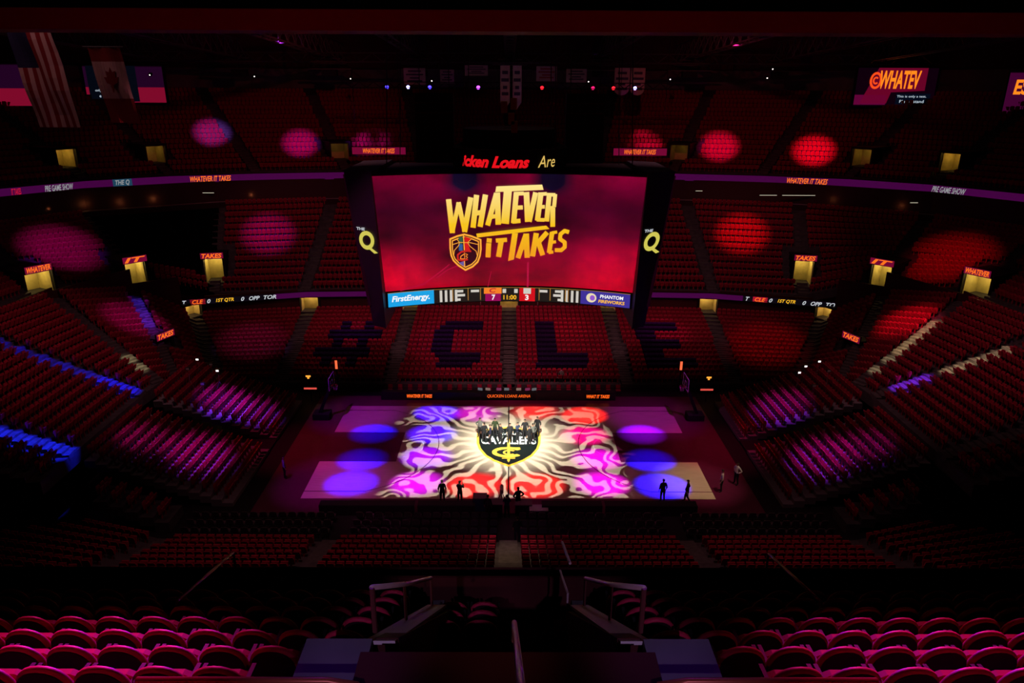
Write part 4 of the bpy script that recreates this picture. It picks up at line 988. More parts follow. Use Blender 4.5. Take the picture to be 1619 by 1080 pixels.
# flags
def flag(name, label, x, y, z0, z1, w_, cols):
    root = empty(name, (x, y, z0), label, 'flag'); H_ = z1-z0
    wave = lambda u, v: Vector((u*w_+(H_-v)*-.0+v*-.14, .10*math.sin(u*9+v*.9)+.05*math.sin(v*2), v))
    for (u0, u1, v0, v1, mt) in cols:
        mb = MB(); grid(mb, wave, u0, u1, v0*H_, v1*H_, max(1, int((u1-u0)*12)), 8)
        mb.v += [(a, b+.02, c) for a, b, c in mb.v]; n = len(mb.v)//2; mb.f += [tuple(i+n for i in f[::-1]) for f in mb.f]; mb.m += mb.m
        mb.build('cloth_panel', mt, root)
    mb = MB(); mb.tube([(-w_/2-.3-.14*H_, 0, H_+.05), (w_/2+.3-.14*H_, 0, H_+.05)], .04); mb.tube([(-.14*H_, 0, H_), (-.14*H_, 0, H_+6)], .02, 0, 4); mb.build('flag_pole', DARKM, root)
FR = mat('flag_red', (.18, .010, .016), .8); FW = mat('flag_white', (.42, .26, .26), .8); FB_ = mat('flag_blue', (.012, .012, .05), .8)
cols = []
for k in range(11):
    u0 = -.5+k/11; top = .60 if u0 < -.06 else 1.0
    cols.append((u0, u0+1/11, 0, top, FR if k % 2 else FW))
cols.append((-.5, -.045, .60, 1.0, FB_))
flag('striped_flag', 'large red and white striped flag hanging vertically at upper left', -29.2, -2, 24.2, 30.2, 2.75, cols)
flag('maple_flag', 'red and white flag with dark leaf hanging at upper left', -24.9, -2, 24.5, 29.0, 1.95, [(-.5, .5, 0, .33, FR), (-.5, .5, .33, .82, FW), (-.5, .5, .82, 1, FR)])
mf = [o for o in bpy.data.objects if o.name.startswith('maple_flag')][0]
mb = MB(); leaf = [(0, .5), (.1, .3), (.28, .36), (.24, .1), (.42, .12), (.3, -.12), (.06, -.2), (.03, -.5), (-.03, -.5), (-.06, -.2), (-.3, -.12), (-.42, .12), (-.24, .1), (-.28, .36), (-.1, .3)]
mb.prism([(a*1.1-.36, -.16, b*1.5+2.6) for a, b in leaf], (0, .03, 0)); mb.build('leaf_emblem', FR, mf)

# ================================================================ near roof beam
mb = MB(); mb.box((-14, -38.6, 27.33), (14, -37.9, 27.95)); tag(mb.build('ceiling_beam', mat('wine_beam_paint', (.20, .02, .022), .7, 0, .15, .3)), kind='structure')
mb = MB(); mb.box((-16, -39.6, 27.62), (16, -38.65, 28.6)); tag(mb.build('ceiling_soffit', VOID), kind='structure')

# ================================================================ courtside
def table(x0, x1, y, nm, cloth=DARK):
    root = empty('scorers_table', ((x0+x1)/2, y, 0), nm, 'table'); w_ = (x1-x0)/2
    mb = MB(); mb.box((-w_, -.32, .73), (w_, .32, .77)); mb.build('tabletop', DARK, root)
    mb = MB(); mb.box((-w_, -.34, .02), (w_, -.28, .74)); mb.build('front_panel', cloth, root)
    for k in (-1, 1):
        for yy in (-.2, .26): mb = MB(); mb.box((k*(w_-.12)-.025, yy-.025, 0), (k*(w_-.12)+.025, yy+.025, .73)); mb.build('leg', DARKM, root)
    return root
segs = [(-11.6, -8.1, 'far left end'), (-8.0, -2.6, 'left of centre, orange board'), (-2.5, 2.5, 'centre, long orange board'), (2.6, 6.0, 'right of centre'), (6.1, 9.7, 'right, two orange words')]
for x0, x1, nm in segs: table(x0, x1, 9.3, 'black courtside table on the far sideline, '+nm)
def led(x, w_, txt, nm, y=8.88, z=.46, h=.34):
    root = empty('led_board', (x, y, z), nm, 'LED display')
    mb = MB(); mb.box((-w_/2-.1, 0, -h/2-.08), (w_/2+.1, .05, h/2+.08)); mb.build('housing', DARK, root)
    mb = MB(); word(mb, txt, plane_fn((0, -.02, 0), (1, 0, 0), (0, 0, 1)), 0, 0, w_, h, 0, .2, .03 if w_ < 3 else .0); mb.build('lettering', glow('led_flame', (1.0, .13, .01), 1.2), root)
led(-8.1, 2.3, 'WHATEVER IT TAKES', 'glowing orange board on the far courtside table, left'); led(0, 3.9, 'QUICKEN LOANS ARENA', 'long glowing orange board on the far courtside table, centre'); led(8.1, 2.1, 'WHAT IT TAKES', 'glowing orange board on the far courtside table, right')
for i, (x, z) in enumerate(((-2.6, 1.0), (-1.9, 1.0), (-.9, 1.0), (-.2, .95), (.9, .95), (1.7, 1.05), (2.3, 1.0))):
    root = empty('monitor', (x, 9.3, .77), 'small lit monitor on the far courtside table, %s from the left' % ORD[i+1], 'monitor', rz=.1*(i-3))
    mb = MB(); mb.box((-.24, -.02, .06), (.24, .02, .36)); mb.box((-.03, -.03, 0), (.03, .03, .08)); mb.box((-.1, -.08, 0), (.1, .08, .015)); mb.build('case', DARKM, root)
    mb = MB(); mb.box((-.22, -.028, .09), (.22, -.022, .34)); mb.build('screen', glow('mon_%d' % (i % 3), [(.10, .11, .12), (.20, .12, .10), (.16, .02, .07)][i % 3]), root)
# courtside folding chairs behind the far tables
ch = empty('folding_chair', (-11, 10.35, 0), 'x', 'chair', PI, 'courtside folding chairs behind the far tables')
def chair_parts(ch):
    mb = MB(); mb.box((-.22, -.2, .42), (.22, .2, .47)); mb.build('seat', SEATN, ch)
    mb = MB(); mb.hexa([(-.22, -.22, .55), (.22, -.22, .55), (.22, -.18, .55), (-.22, -.18, .55), (-.22, -.30, .88), (.22, -.30, .88), (.22, -.26, .88), (-.22, -.26, .88)]); mb.build('backrest', SEATN, ch)
    for sx in (-1, 1):
        mb = MB(); mb.tube([(sx*.21, .24, 0), (sx*.21, -.28, .9)], .012, 0, 5); mb.build('leg', DARKM, ch)
        mb = MB(); mb.tube([(sx*.21, -.26, 0), (sx*.21, .18, .44)], .012, 0, 5); mb.build('leg', DARKM, ch)
chair_parts(ch); ck = kids(ch); ch['label'] = 'maroon folding chair behind the far courtside tables, first from the left'
for k in range(1, 24):
    copy_tree(ch, 'maroon folding chair behind the far courtside tables, %s from the left' % (ORD[k+1] if k < 24 else 'last'), (-11+k*.92, 10.35, 0), PI, ck)
# near sideline: press tables and grey floor chairs seen from behind
gch = empty('floor_chair', (-17.5, -9.8, 0), 'x', 'chair', 0, 'grey backed floor chairs on the near sideline')
GC = mat('grey_chair_vinyl', (.07, .055, .065), .6)
def ch2(r):
    mb = MB(); mb.box((-.22, -.2, .42), (.22, .2, .48)); mb.build('seat', GC, r)
    mb = MB(); mb.prism([(x, -.22-(z-.5)*.2, z) for x, z in seat_prof(.46, .5, .92, 4)][::-1], (0, -.05, 0)); mb.build('backrest', GC, r)
    for sx in (-1, 1):
        for yy in (-.2, .18):
            mb = MB(); mb.tube([(sx*.2, yy, 0), (sx*.2, yy*.8, .43)], .012, 0, 4); mb.build('leg', DARKM, r)
ch2(gch); gk = kids(gch); first = True
def ORD2(n): return ORD[n] if n < 21 else ('thirtieth' if n == 30 else {2: 'twenty-', 3: 'thirty-'}[n//10]+ORD[n % 10])
RN = ['front', 'middle', 'back']
for r in range(3):
    for k in range(66):
        x = -20.15+k*.62
        if abs(x) < .9 or abs(abs(x)-10.4) < .7: continue
        lb = 'grey floor chair on near sideline, %s row, %s from the %s end' % (RN[r], ORD2(min(k, 65-k)+1), 'left' if k < 33 else 'right')
        y = -10.35-r*.86
        if first: gch['label'] = lb; gch.location = (x, y, 0); first = False
        else: copy_tree(gch, lb, (x, y, 0), 0, gk)
for i, (x0, x1, nm) in enumerate(((-12.5, -6.2, 'left'), (-6.0, -2.2, 'left of centre'), (2.2, 6.2, 'right of centre'), (6.4, 12.5, 'right'))):
    table(x0, x1, -9.35, 'black courtside table on the near sideline, '+nm)
# broadcast position in the middle of the near sideline
for i, (x, y, w_, h_, c) in enumerate(((-1.9, -8.9, .9, 1.0, 'dark blue'), (-.9, -9.3, 1.0, .8, 'black'), (1.0, -9.2, 1.1, .7, 'black'), (2.0, -9.7, 1.2, .6, 'grey topped'))):
    root = empty('equipment_case', (x, y, 0), '%s equipment case at the near sideline, %s from the left' % (c, ORD[i+1]), 'equipment')
    mb = MB(); mb.box((-w_/2, -.35, .06), (w_/2, .35, h_)); mb.build('body', [mat('case_blue', (.02, .05, .12), .5), DARK, DARK, DARK][i], root)
    mb = MB(); mb.box((-w_/2-.02, -.37, h_), (w_/2+.02, .37, h_+.06)); mb.build('lid', GREYW if i < 3 else mat('pale_lid', (.35, .38, .40), .5), root)
    for sx in (-1, 1): mb = MB(); mb.tube([(sx*w_*.35, -.2, .05), (sx*w_*.35, .2, .05)], .05, 0, 8); mb.build('castor', DARKM, root)
root = empty('tripod_camera', (-.45, -8.7, 0), 'broadcast camera on a tripod at the near sideline by the half court line', 'camera')
for k in range(3):
    a = 2*PI*k/3+.5; mb = MB(); mb.tube([(0, 0, 1.25), (.5*math.cos(a), .5*math.sin(a), 0)], .025, 0, 6); mb.build('leg', DARKM, root)
mb = MB(); mb.box((-.12, -.3, 1.28), (.12, .25, 1.58)); mb.box((-.08, -.45, 1.5), (.08, -.25, 1.62)); mb.build('camera_body', mat('camera_grey', (.30, .30, .28), .5), root)
mb = MB(); mb.tube([(0, .25, 1.43), (0, .52, 1.43)], .08, 0, 12); mb.build('lens', DARKM, root)
# pushed back basketball hoops
def hoop(x, y, rz, nm):
    root = empty('basketball_hoop', (x, y, 0), nm, 'basketball hoop', rz)
    mb = MB(); mb.box((-.55, -1.1, .05), (.55, .3, .55)); mb.build('base', DARK, root)
    mb = MB(); mb.hexa([(-.14, -.7, .5), (.14, -.7, .5), (.14, -.4, .5), (-.14, -.4, .5), (-.10, .35, 2.95), (.10, .35, 2.95), (.10, .6, 2.9), (-.10, .6, 2.9)]); mb.build('arm', DARKM, root)
    mb = MB()
    for a, b in (((-.91, 2.9), (.91, 2.9)), ((-.91, 3.97), (.91, 3.97)), ((-.91, 2.9), (-.91, 3.97)), ((.91, 2.9), (.91, 3.97)), ((-.3, 3.05), (.3, 3.05)), ((-.3, 3.5), (.3, 3.5)), ((-.3, 3.05), (-.3, 3.5)), ((.3, 3.05), (.3, 3.5))):
        mb.tube([(a[0], .62, a[1]), (b[0], .62, b[1])], .025, 0, 5)
    mb.build('backboard_frame', mat('hoop_white', (.6, .6, .62), .4), root)
    gm = mat('backboard_glass', (.8, .85, .9), .05); gm.node_tree.nodes['Principled BSDF'].inputs['Transmission Weight'].default_value = .95; gm.node_tree.nodes['Principled BSDF'].inputs['IOR'].default_value = 1.05
    mb = MB(); mb.box((-.9, .61, 2.91), (.9, .63, 3.96)); mb.build('backboard', gm, root)
    mb = MB(); mb.tube([(.23*math.cos(2*PI*k/20), .90+.23*math.sin(2*PI*k/20), 3.05) for k in range(21)], .012, 0, 5, False); mb.box((-.05, .6, 3.0), (.05, .7, 3.08)); rim = mb.build('rim', mat('rim_orange', (.7, .15, .02), .4), root)
    mb = MB()
    for k in range(10):
        a, b = 2*PI*k/10, 2*PI*(k+1)/10; mb.tube([(.23*math.cos(a), .9+.23*math.sin(a), 3.04), (.14*math.cos(b), .9+.14*math.sin(b), 2.62)], .006, 0, 4); mb.tube([(.23*math.cos(b), .9+.23*math.sin(b), 3.04), (.14*math.cos(a), .9+.14*math.sin(a), 2.62)], .006, 0, 4)
    mb.build('net', WHITE, rim)
hoop(-15.6, 5.2, -PI/2, 'basketball hoop pushed back beyond the left end of the court'); hoop(15.6, 5.2, PI/2, 'basketball hoop pushed back beyond the right end of the court')
# small lit signs by the far corners
for s, sd in ((-1, 'left'), (1, 'right')):
    for (x, y, z, w_, h_, mt, nm, cat) in ((-18.6, 10.8, 1.5, .45, .30, glow('exit_amber', (1.0, .35, .04), 1.3), 'small amber sign box beyond the %s far corner of the court', 'sign'), (-17.9, 8.8, 1.2, 1.15, .16, glow('strip_red', (.75, .08, .06), 1), 'thin red light bar beyond the %s far corner of the court', 'light bar'), (-16.2, 11.9, 2.3, .22, .85, glow('strip_flame', (1.0, .14, .05), 1.2), 'narrow upright red light panel beside the seats, %s far corner', 'light panel')):
        root = empty({'sign': 'corner_sign', 'light bar': 'light_bar', 'light panel': 'upright_light'}[cat], (x*(-s)*-1 if s == -1 else -x, y, z), nm % sd, cat)
        if s == -1: root.location.x = x
        mb = MB(); mb.box((-w_/2-.05, .0, -h_/2-.05), (w_/2+.05, .12, h_/2+.05)); mb.box((-.05, .02, -z), (.05, .1, -h_/2-.05)); mb.build('frame', DARK, root)
        if cat == 'sign':
            mb = MB(); mb.box((-w_/2, -.02, .0), (w_/2, 0, h_/2)); mb.box((-w_/5, -.02, -h_/2-.02), (w_/5, 0, 0)); mb.build('lit_face', mt, root)
        else:
            mb = MB(); mb.box((-w_/2, -.02, -h_/2), (w_/2, 0, h_/2)); mb.build('lit_face', mt, root)
# red hooded signs over the corner tunnels
for s, sd in ((-1, 'left'), (1, 'right')):
    portal((s*32.2, 12.6, 3.3), inward((s*32.2, 12.6)), 1.7, 1.3, 1.2, 'corner_tunnel', 'small tunnel with a red hood in the %s corner of the lower bowl' % sd, 'TAKES', (1, .5, .2), 3, 2.2)

# ================================================================ people
PEO = {}
def person_mesh(pose):
    """one continuous body grown from a joint skeleton"""
    J = {}; E_ = []
    def j(n, p, r, par=None):
        J[n] = (len(J), Vector(p), r)
        if par is not None: E_.append((J[par][0], J[n][0]))
    j('pelvis', (0, 0, .95), .135)
    j('waist', (0, .01, 1.08), .12, 'pelvis'); j('chest', (0, .0, 1.30), .145, 'waist'); j('neck0', (0, -.01, 1.46), .07, 'chest'); j('neck', (0, 0, 1.54), .052, 'neck0')
    j('head0', (0, .01, 1.61), .082, 'neck'); j('head', (0, .015, 1.69), .095, 'head0'); j('crown', (0, .005, 1.745), .07, 'head')
    P = dict(stand=dict(e=(.26, -.04, 1.12), h=(.25, .08, .86), k=(.11, .02, .50), f=(.13, -.03, .09)),
             hips=dict(e=(.38, -.08, 1.18), h=(.20, .05, 1.00), k=(.13, .02, .50), f=(.17, -.03, .09)),
             camera=dict(e=(.24, .12, 1.20), h=(.10, .34, 1.42), k=(.10, .03, .50), f=(.15, -.05, .09)),
             stride=dict(e=(.27, -.10, 1.14), h=(.28, .06, .90), k=(.10, .12, .52), f=(.12, .16, .09)))[pose]
    for s, t in ((-1, 'L'), (1, 'R')):
        j('sh'+t, (s*.17, 0, 1.41), .062, 'chest'); ex, ey, ez = P['e']; hx, hy, hz = P['h']
        if pose == 'stride': ey *= s; hy = hy*s+.03
        j('el'+t, (s*ex, ey, ez), .046, 'sh'+t); j('wr'+t, (s*hx, hy, hz), .030, 'el'+t)
        d = (Vector((s*hx, hy, hz))-Vector((s*ex, ey, ez))).normalized(); w0 = Vector((s*hx, hy, hz)); fw = Vector((0, 1, 0)) if abs(d.y) < .7 else Vector((1, 0, 0))
        side = d.cross(Vector((s, 0, 0))).normalized() if abs(d.x) < .9 else Vector((0, 1, 0))
        j('pm'+t, w0+d*.055, .030, 'wr'+t)
        for k, (o, L_) in enumerate(((-.030, .060), (-.010, .072), (.010, .068), (.030, .052))):
            b = w0+d*.095+side*o; j('f%d%s' % (k, t), b, .0095, 'pm'+t); j('g%d%s' % (k, t), b+d*L_*.6+Vector((-s*.010, 0, 0)), .0085, 'f%d%s' % (k, t)); j('i%d%s' % (k, t), b+d*L_+Vector((-s*.026, 0, 0)), .0075, 'g%d%s' % (k, t))
        b = w0+d*.05+side*-.045; j('th'+t, b, .011, 'pm'+t); j('ti'+t, b+d*.035+side*-.014, .009, 'th'+t)
        j('hp'+t, (s*.095, 0, .88), .098, 'pelvis'); kx, ky, kz = P['k']; fx, fy, fz = P['f']
        if pose == 'stride': ky = ky if s > 0 else -.02; fy = fy if s > 0 else -.28; fz = fz if s > 0 else .13
        j('kn'+t, (s*kx, ky, kz), .062, 'hp'+t); j('an'+t, (s*fx, fy, fz), .042, 'kn'+t); j('to'+t, (s*fx*1.08, fy+.17, .035 if not (pose == 'stride' and s < 0) else .04), .036, 'an'+t)
    me = bpy.data.meshes.new('body'); me.from_pydata([v[1] for v in J.values()], E_, [])
    o = bpy.data.objects.new('body', me); COL.objects.link(o)
    sk = o.modifiers.new('skin', 'SKIN'); sk.use_smooth_shade = True
    for (idx, p, r), sv in zip(J.values(), me.skin_vertices[0].data): sv.radius = (r*(1.15 if idx in (0, 1, 2) else 1), r*(.85 if idx in (0, 1, 2) else 1))
    me.skin_vertices[0].data[0].use_root = True
    ss = o.modifiers.new('sub', 'SUBSURF'); ss.levels = 1
    dg = bpy.context.evaluated_depsgraph_get(); dg.update(); ev = o.evaluated_get(dg)
    m2 = bpy.data.meshes.new_from_object(ev); bpy.data.objects.remove(o)
    return m2
SKIN = mat('skin', (.35, .20, .14), .6); HAIR = mat('dark_hair', (.02, .015, .012), .7)
def sub_mesh(m, test, grow, name, mt):
    """cloth that follows the body: faces picked by height, pushed out along normals"""
    bm = bmesh.new(); bm.from_mesh(m); bm.normal_update()
    dead = [f for f in bm.faces if not test(f.calc_center_median())]
    bmesh.ops.delete(bm, geom=dead, context='FACES')
    for v in bm.verts: v.co += v.normal*grow
    x = bpy.data.meshes.new(name); bm.to_mesh(x); bm.free(); x.materials.clear(); x.materials.append(mt)
    x.polygons.foreach_set('use_smooth', [True]*len(x.polygons)); return x
BODY = {}
def person(x, y, rz, pose, label, top=(.012, .012, .014), leg=(.01, .01, .012), z=0, sc=1.0):
    if pose not in BODY:
        m = person_mesh(pose); m.materials.clear(); m.materials.append(SKIN); BODY[pose] = m
    m = BODY[pose]
    root = empty('person', (x, y, z), label, 'person', rz); root.scale = (sc, sc, sc)
    b = bpy.data.objects.new('body', m); COL.objects.link(b); b.parent = root
    tm = mat('cloth_%.3f_%.3f_%.3f' % top, top, .85); lm = mat('cloth_%.3f_%.3f_%.3f' % leg, leg, .85)
    arm = lambda c: abs(c.x) > .20 and c.z < 1.25
    key = (pose, top, leg)
    if key not in PEO:
        hand = lambda c: (abs(c.x) > .155 and c.z < 1.02 and c.z > .70) or (c.y > .28 and c.z > 1.2)
        PEO[key] = (sub_mesh(m, lambda c: c.z > .93 and c.z < 1.50 and not hand(c), .012, 'shirt', tm),
                    sub_mesh(m, lambda c: c.z < 1.0 and c.z > .10 and not (abs(c.x) > .19 and c.z > .72), .014, 'trousers', lm),
                    sub_mesh(m, lambda c: c.z <= .12, .008, 'shoe', DARK),
                    sub_mesh(m, lambda c: c.z > 1.70 or (c.z > 1.60 and c.y < -.02), .012, 'hair', HAIR))
    for mm, nm in zip(PEO[key], ('shirt', 'trousers', 'shoes', 'hair')):
        o = bpy.data.objects.new(nm, mm); COL.objects.link(o); o.parent = root
    for n_, p, r in (('eye', (.032, .105, 1.70), .011), ('eye', (-.032, .105, 1.70), .011), ('nose', (0, .118, 1.675), .014), ('mouth', (0, .108, 1.640), .013), ('ear', (.094, .01, 1.68), .020), ('ear', (-.094, .01, 1.68), .020)):
        if n_ not in BODY:
            mb = MB(); mb.lathe([(0, -1), (.7, -.7), (1, 0), (.7, .7), (0, 1)], n=8)
            sx = {'mouth': (2, .5, .35), 'nose': (.8, 1.2, 1.5), 'ear': (.45, .8, 1.5)}.get(n_, (1, 1, 1))
            me = bpy.data.meshes.new(n_); me.from_pydata([(a*sx[0], b_*sx[1], c*sx[2]) for a, b_, c in mb.v], [], mb.f); me.materials.append({'eye': DARK, 'mouth': mat('lip', (.25, .08, .07), .5)}.get(n_, SKIN)); BODY[n_] = me
        o = bpy.data.objects.new(n_, BODY[n_]); COL.objects.link(o); o.parent = root; o.location = p; o.scale = (r, r, r)
    return root
GR = (.10, .10, .09)
F3_ = .03
crew = [(-2.30, 1.6, 2.8, 'hips', 'person in grey top with hands on hips, top left corner of the shield', GR), (-1.95, .75, .3, 'stand', 'person in black standing by the upper left edge of the shield', None), (-1.1, 1.55, 3.0, 'stand', 'person in dark green top standing on the shield, left of centre', (.02, .03, .012)), (-.65, .55, 2.2, 'hips', 'person in black, hands on hips, in front of the white shield letters', None),
        (.70, .80, 4.0, 'camera', 'person in black holding something up, just right of the half court line', (.02, .03, .06)), (1.30, 1.35, 3.2, 'stand', 'tall person in black standing on the right half of the shield', None), (1.90, .60, 3.6, 'hips', 'person in grey top standing in front of the last shield letters', GR), (2.33, 1.85, 2.9, 'stand', 'person in black at the top right corner of the shield', None),
        (-1.45, .35, 1.5, 'stand', 'person in navy top among the left letters of the shield', (.01, .012, .03)), (.1, .65, 3.3, 'stand', 'person in black on the half court line over the shield', None), (1.65, .15, .8, 'stand', 'person in dark clothes low on the right side of the shield', None)]
for x, y, rz, pose, lb, top in crew: person(x, y, rz, pose, lb, top or (.012, .012, .014), z=F3_)
near = [(-4.5, -8.1, .1, 'stand', 'person in black at the near sideline, left of two side by side', None), (-3.3, -8.2, -.3, 'camera', 'person in black holding a camera at the near sideline, right of two', None), (10.55, -7.9, .2, 'stand', 'person in black standing at the near sideline inside the blue light pool', None), (12.2, -8.0, 1.2, 'stride', 'person in black walking along the near sideline at the right end', None),
        (14.95, -6.6, 1.3, 'stand', 'person in a pale top beyond the right baseline', (.35, .30, .30)), (16.3, -5.6, 2.0, 'hips', 'person in white top beyond the right baseline, farther from the court', (.5, .5, .5)), (-16.2, -4.9, -1.2, 'stand', 'person in violet lit top beyond the left baseline', (.2, .15, .35)), (-.1, -9.9, 0, 'camera', 'camera operator in dark blue at the middle of the near sideline', (.02, .04, .10)),
        (.65, -9.0, .4, 'hips', 'person in a dark blue top beside the tripod camera', (.02, .05, .09)), (-1.35, -9.9, -.2, 'stand', 'person in dark clothes behind the blue equipment case', None), (.55, -12.4, .2, 'stand', 'person in black standing at the foot of the near centre aisle', None), (5.0, 12.6, 3.1, 'stand', 'person in grey near the far courtside table, right of centre', GR)]
for x, y, rz, pose, lb, top in near: person(x, y, rz, pose, lb, top or (.012, .012, .014), z=.012 if abs(y) < 9.4 and abs(x) < 17 else -.02)
# clutter of stands and cases at the back corners of the telescopic seats
for s, sd in ((-1, 'left'), (1, 'right')):
    for i, (x, y, z, h_) in enumerate(((24.6, 5.6, 2.6, 1.5), (25.6, 6.8, 2.9, 1.3), (26.4, 4.2, 3.2, 1.6), (26.9, 7.2, 3.3, 1.2), (25.0, 3.4, 2.7, 1.1))):
        root = empty('light_stand', (s*x, y, z), 'small stand with a white lamp among the %s telescopic seats, %s' % (sd, ['nearest the aisle', 'behind the first', 'in the back row', 'at the far back corner', 'lowest of them'][i]), 'stage light')
        for k in range(3):
            a = 2*PI*k/3; mb = MB(); mb.tube([(0, 0, h_*.4), (.3*math.cos(a), .3*math.sin(a), 0)], .015, 0, 4); mb.build('leg', STEEL, root)
        mb = MB(); mb.tube([(0, 0, h_*.3), (0, 0, h_)], .018, 0, 5); mb.build('pole', STEEL, root)
        mb = MB(); mb.box((-.16, -.1, h_), (.16, .1, h_+.22)); mb.build('lamp_head', DARKM, root)
        if i in (0, 3) or (s == 1 and i == 1): mb = MB(); mb.box((-.11, -.12, h_+.04), (.11, -.105, h_+.18)); mb.build('lamp_lens', glow('stand_lamp', (1, .85, .85), 2.0), root)
        else: mb = MB(); mb.box((-.13, -.12, h_+.03), (.13, -.105, h_+.19)); mb.build('reflector', mat('pale_reflector', (.5, .5, .5), .4), root)

# ================================================================ foreground rails and walls
def at(x, d, z): return (x, -50.12+d, z)
RW = mat('worn_rail_paint', (.42, .32, .33), .4, .3)
for s, sd in ((-1, 'left'), (1, 'right')):
    xn, xf = s*1.45, s*1.22; n_, f_ = 6.2, 9.3; zl, zf_ = 20.87, 18.60
    mb = MB(); t = .13
    mb.hexa([at(min(xn, xn-s*t*2), n_, zl-1.6), at(max(xn, xn-s*t*2), n_, zl-1.6), at(max(xf, xf-s*t*2), f_, zf_-1.6), at(min(xf, xf-s*t*2), f_, zf_-1.6), at(min(xn, xn-s*t*2), n_, zl), at(max(xn, xn-s*t*2), n_, zl), at(max(xf, xf-s*t*2), f_, zf_), at(min(xf, xf-s*t*2), f_, zf_)])
    tag(mb.build('wall_vomitory', WALL), kind='structure')
    mb = MB(); a, b = sorted((xn+s*.10, xn-s*.24)); c, d = sorted((xf+s*.08, xf-s*.22))
    mb.hexa([at(a, n_-.1, zl), at(b, n_-.1, zl), at(d, f_+.1, zf_), at(c, f_+.1, zf_), at(a, n_-.1, zl+.05), at(b, n_-.1, zl+.05), at(d, f_+.1, zf_+.05), at(c, f_+.1, zf_+.05)])
    tag(mb.build('trim_vomitory_coping', mat('pale_coping', (.42, .36, .40), .6)), kind='structure')
    root = empty('guard_rail', (0, 0, 0), 'pale topped guard rail on posts along the %s side of the foreground stairwell' % sd, 'railing')
    A, B = Vector(at(xn, n_+.05, zl+.62)), Vector(at(xf, f_, zf_+.64))
    mb = MB(); mb.tube([A, A*.5+B*.5+Vector((0, 0, -.03)), B], .032, 0, 8); mb.build('top_rail', RW, root, True)
    for k, t_ in enumerate((0, .45, 1)):
        q = A*(1-t_)+B*t_; g = Vector(at(xn*(1-t_)+xf*t_, n_+.05+(f_-n_-.05)*t_, zl*(1-t_)+zf_*t_+.04))
        mb = MB(); mb.tube([q, g], .03 if k == 0 else .022, 0, 8); mb.build('post', mat('rail_post_red', (.10, .03, .03), .4, .3), root)
    # round rail in front of the aisle
    root = empty('aisle_rail', (0, 0, 0), 'low dark red round rail before the %s foreground seats, bent down at its end' % sd, 'railing')
    pts = [at(s*3.3, 4.95, 21.52), at(s*1.6, 4.95, 21.52), at(s*1.35, 4.95, 21.47), at(s*1.22, 4.95, 21.3), at(s*1.2, 4.95, 20.6)]
    mb = MB(); mb.tube(pts, .035, 0, 8); mb.build('top_rail', mat('rail_red', (.22, .05, .03), .35, .3), root, True)
    mb = MB(); mb.tube([at(s*3.3, 4.95, 21.52), at(s*3.3, 4.95, 20.8)], .03, 0, 8); mb.build('post', DARKM, root)
    # violet lit landing
    mb = MB(); a, b = sorted((s*1.45, s*2.15)); mb.box(at(a, 3.6, 20.6), at(b, 4.7, 21.35)); mb.box(at(a, 4.7, 20.3), at(b, 6.1, 20.95)); tag(mb.build('stair_landing', mat('landing_concrete', (.09, .08, .10), .7, 0, .1, 2)), kind='structure')
    # outer handrails
    root = empty('stair_handrail', (0, 0, 0), 'thin handrail rising over the %s foreground seats, blue at its lower bend' % sd, 'railing')
    xx = s*5.0 if s < 0 else s*4.75
    pts = [at(xx, 10.9, 18.55), at(xx*1.02, 9.0, 19.05), at(xx*1.02, 8.9, 18.95), at(xx*1.02, 8.85, 18.4)]
    mb = MB(); mb.tube(pts, .025, 0, 6); mb.build('top_rail', RW, root, True)
    mb = MB(); mb.tube([pts[0], (pts[0][0], pts[0][1], 17.6)], .02, 0, 6); mb.build('post', DARKM, root)
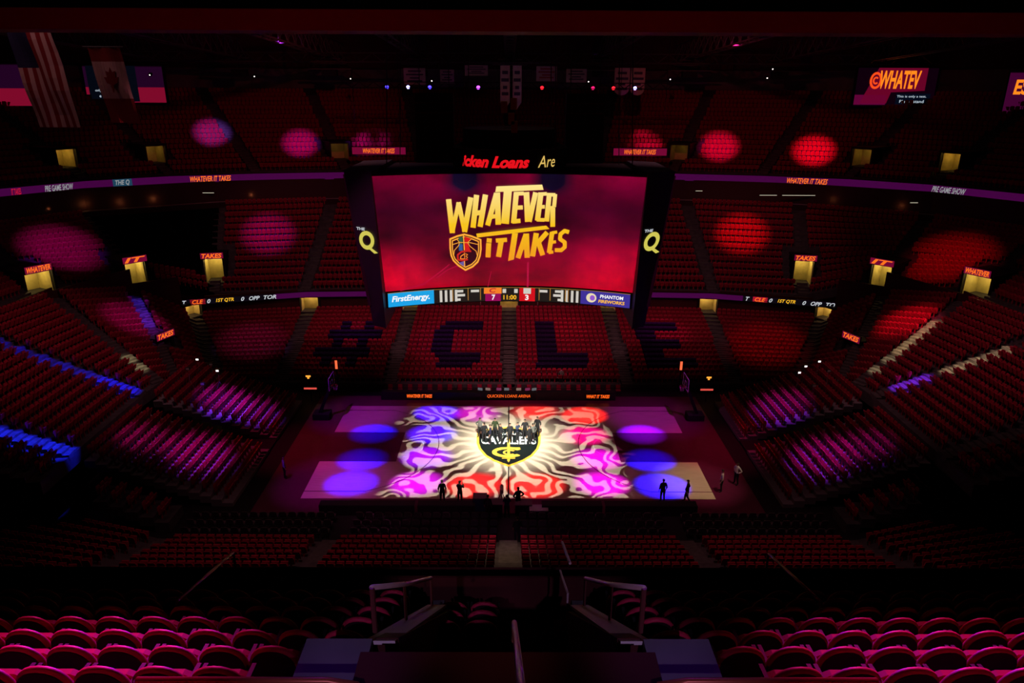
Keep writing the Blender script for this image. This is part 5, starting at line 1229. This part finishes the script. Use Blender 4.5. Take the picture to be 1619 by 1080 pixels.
# front wall of the block below the camera
mb = MB(); mb.box(at(-1.42, 4.2, 19.5), at(1.42, 5.45, 21.38)); tag(mb.build('wall_foreground', mat('oxblood_wall', (.018, .003, .004), .9, 0, .2, 1)), kind='structure')
root = empty('centre_handrail', (0, 0, 0), 'pale upright looking handrail in the bottom centre of the picture', 'railing')
mb = MB(); mb.tube([at(.085, 2.6, 23.75), at(.08, 3.2, 23.2), at(.06, 5.6, 21.6), at(.06, 5.64, 21.34)], .028, 0, 8); mb.build('top_rail', mat('pink_rail', (.62, .42, .42), .4), root, True)
root = empty('stair_rail_pair', (0, 0, 0), 'short double stair rail with a tan patch for lit stairs, right of the foreground stairwell', 'railing')
mb = MB(); mb.tube([at(.95, 10.6, 19.0), at(1.02, 9.8, 19.15)], .025, 0, 6); mb.build('top_rail', RW, root)
mb = MB(); mb.tube([at(.93, 10.6, 18.4), at(1.0, 9.8, 18.55), at(1.0, 9.8, 17.8)], .02, 0, 6); mb.build('lower_rail', RW, root)
mb = MB(); mb.hexa([at(.82, 9.6, 17.1), at(.98, 9.6, 17.1), at(.98, 9.7, 17.1), at(.82, 9.7, 17.1), at(.78, 9.6, 18.1), at(1.0, 9.6, 18.1), at(1.0, 9.7, 18.1), at(.78, 9.7, 18.1)]); mb.build('lit_stair_patch', mat('lit_stair_tan', (.30, .20, .10), .6), root)  # stands in for lit stairs far below, their light put into the tan

# suite fittings: strip lamps and a few lit interiors behind the balcony
for i, (px, y, w_) in enumerate(((322, 301, 4.0), (1275, 302, 4.4), (1240, 298, 2.0), (1410, 318, 3.6), (1115, 295, 1.6), (1205, 320, 2.0), (790, 300, 2.0))):
    X = (px-804.5)/1120*84; yy = 36.6 if abs(X) < 30 else (33.0 if abs(X) < 40 else 27.5)
    root = empty('suite_lamp', (X, yy, 15.35), 'thin glowing strip lamp inside a suite, %s along the balcony' % ['left half', 'brightest, right half', 'beside the brightest', 'far right end', 'just right of the scoreboard', 'low on the right', 'behind the scoreboard'][i], 'lamp')
    mb = MB(); mb.box((-w_/2-.1, 0, -.08), (w_/2+.1, .12, .08)); mb.build('housing', DARK, root)
    mb = MB(); mb.box((-w_/2, -.03, -.035), (w_/2, 0, .035)); mb.build('tube', glow('suite_tube', (.42, .38, .28), 1), root)
for x, y, z in ((-49.6, 20.6, 15.0), (-47.6, 23.6, 14.9), (-45.4, 26.4, 15.0), (-42.6, 28.2, 14.9), (-39.8, 30.0, 15.0), (-30.5, 34.6, 14.9), (25, 36.2, 15.0), (37, 31.6, 15.0), (43, 28.0, 14.9)):
    lamp('POINT', (x, y, z), None, (1, .42, .14), 5 if x < -38 else 3, .08)
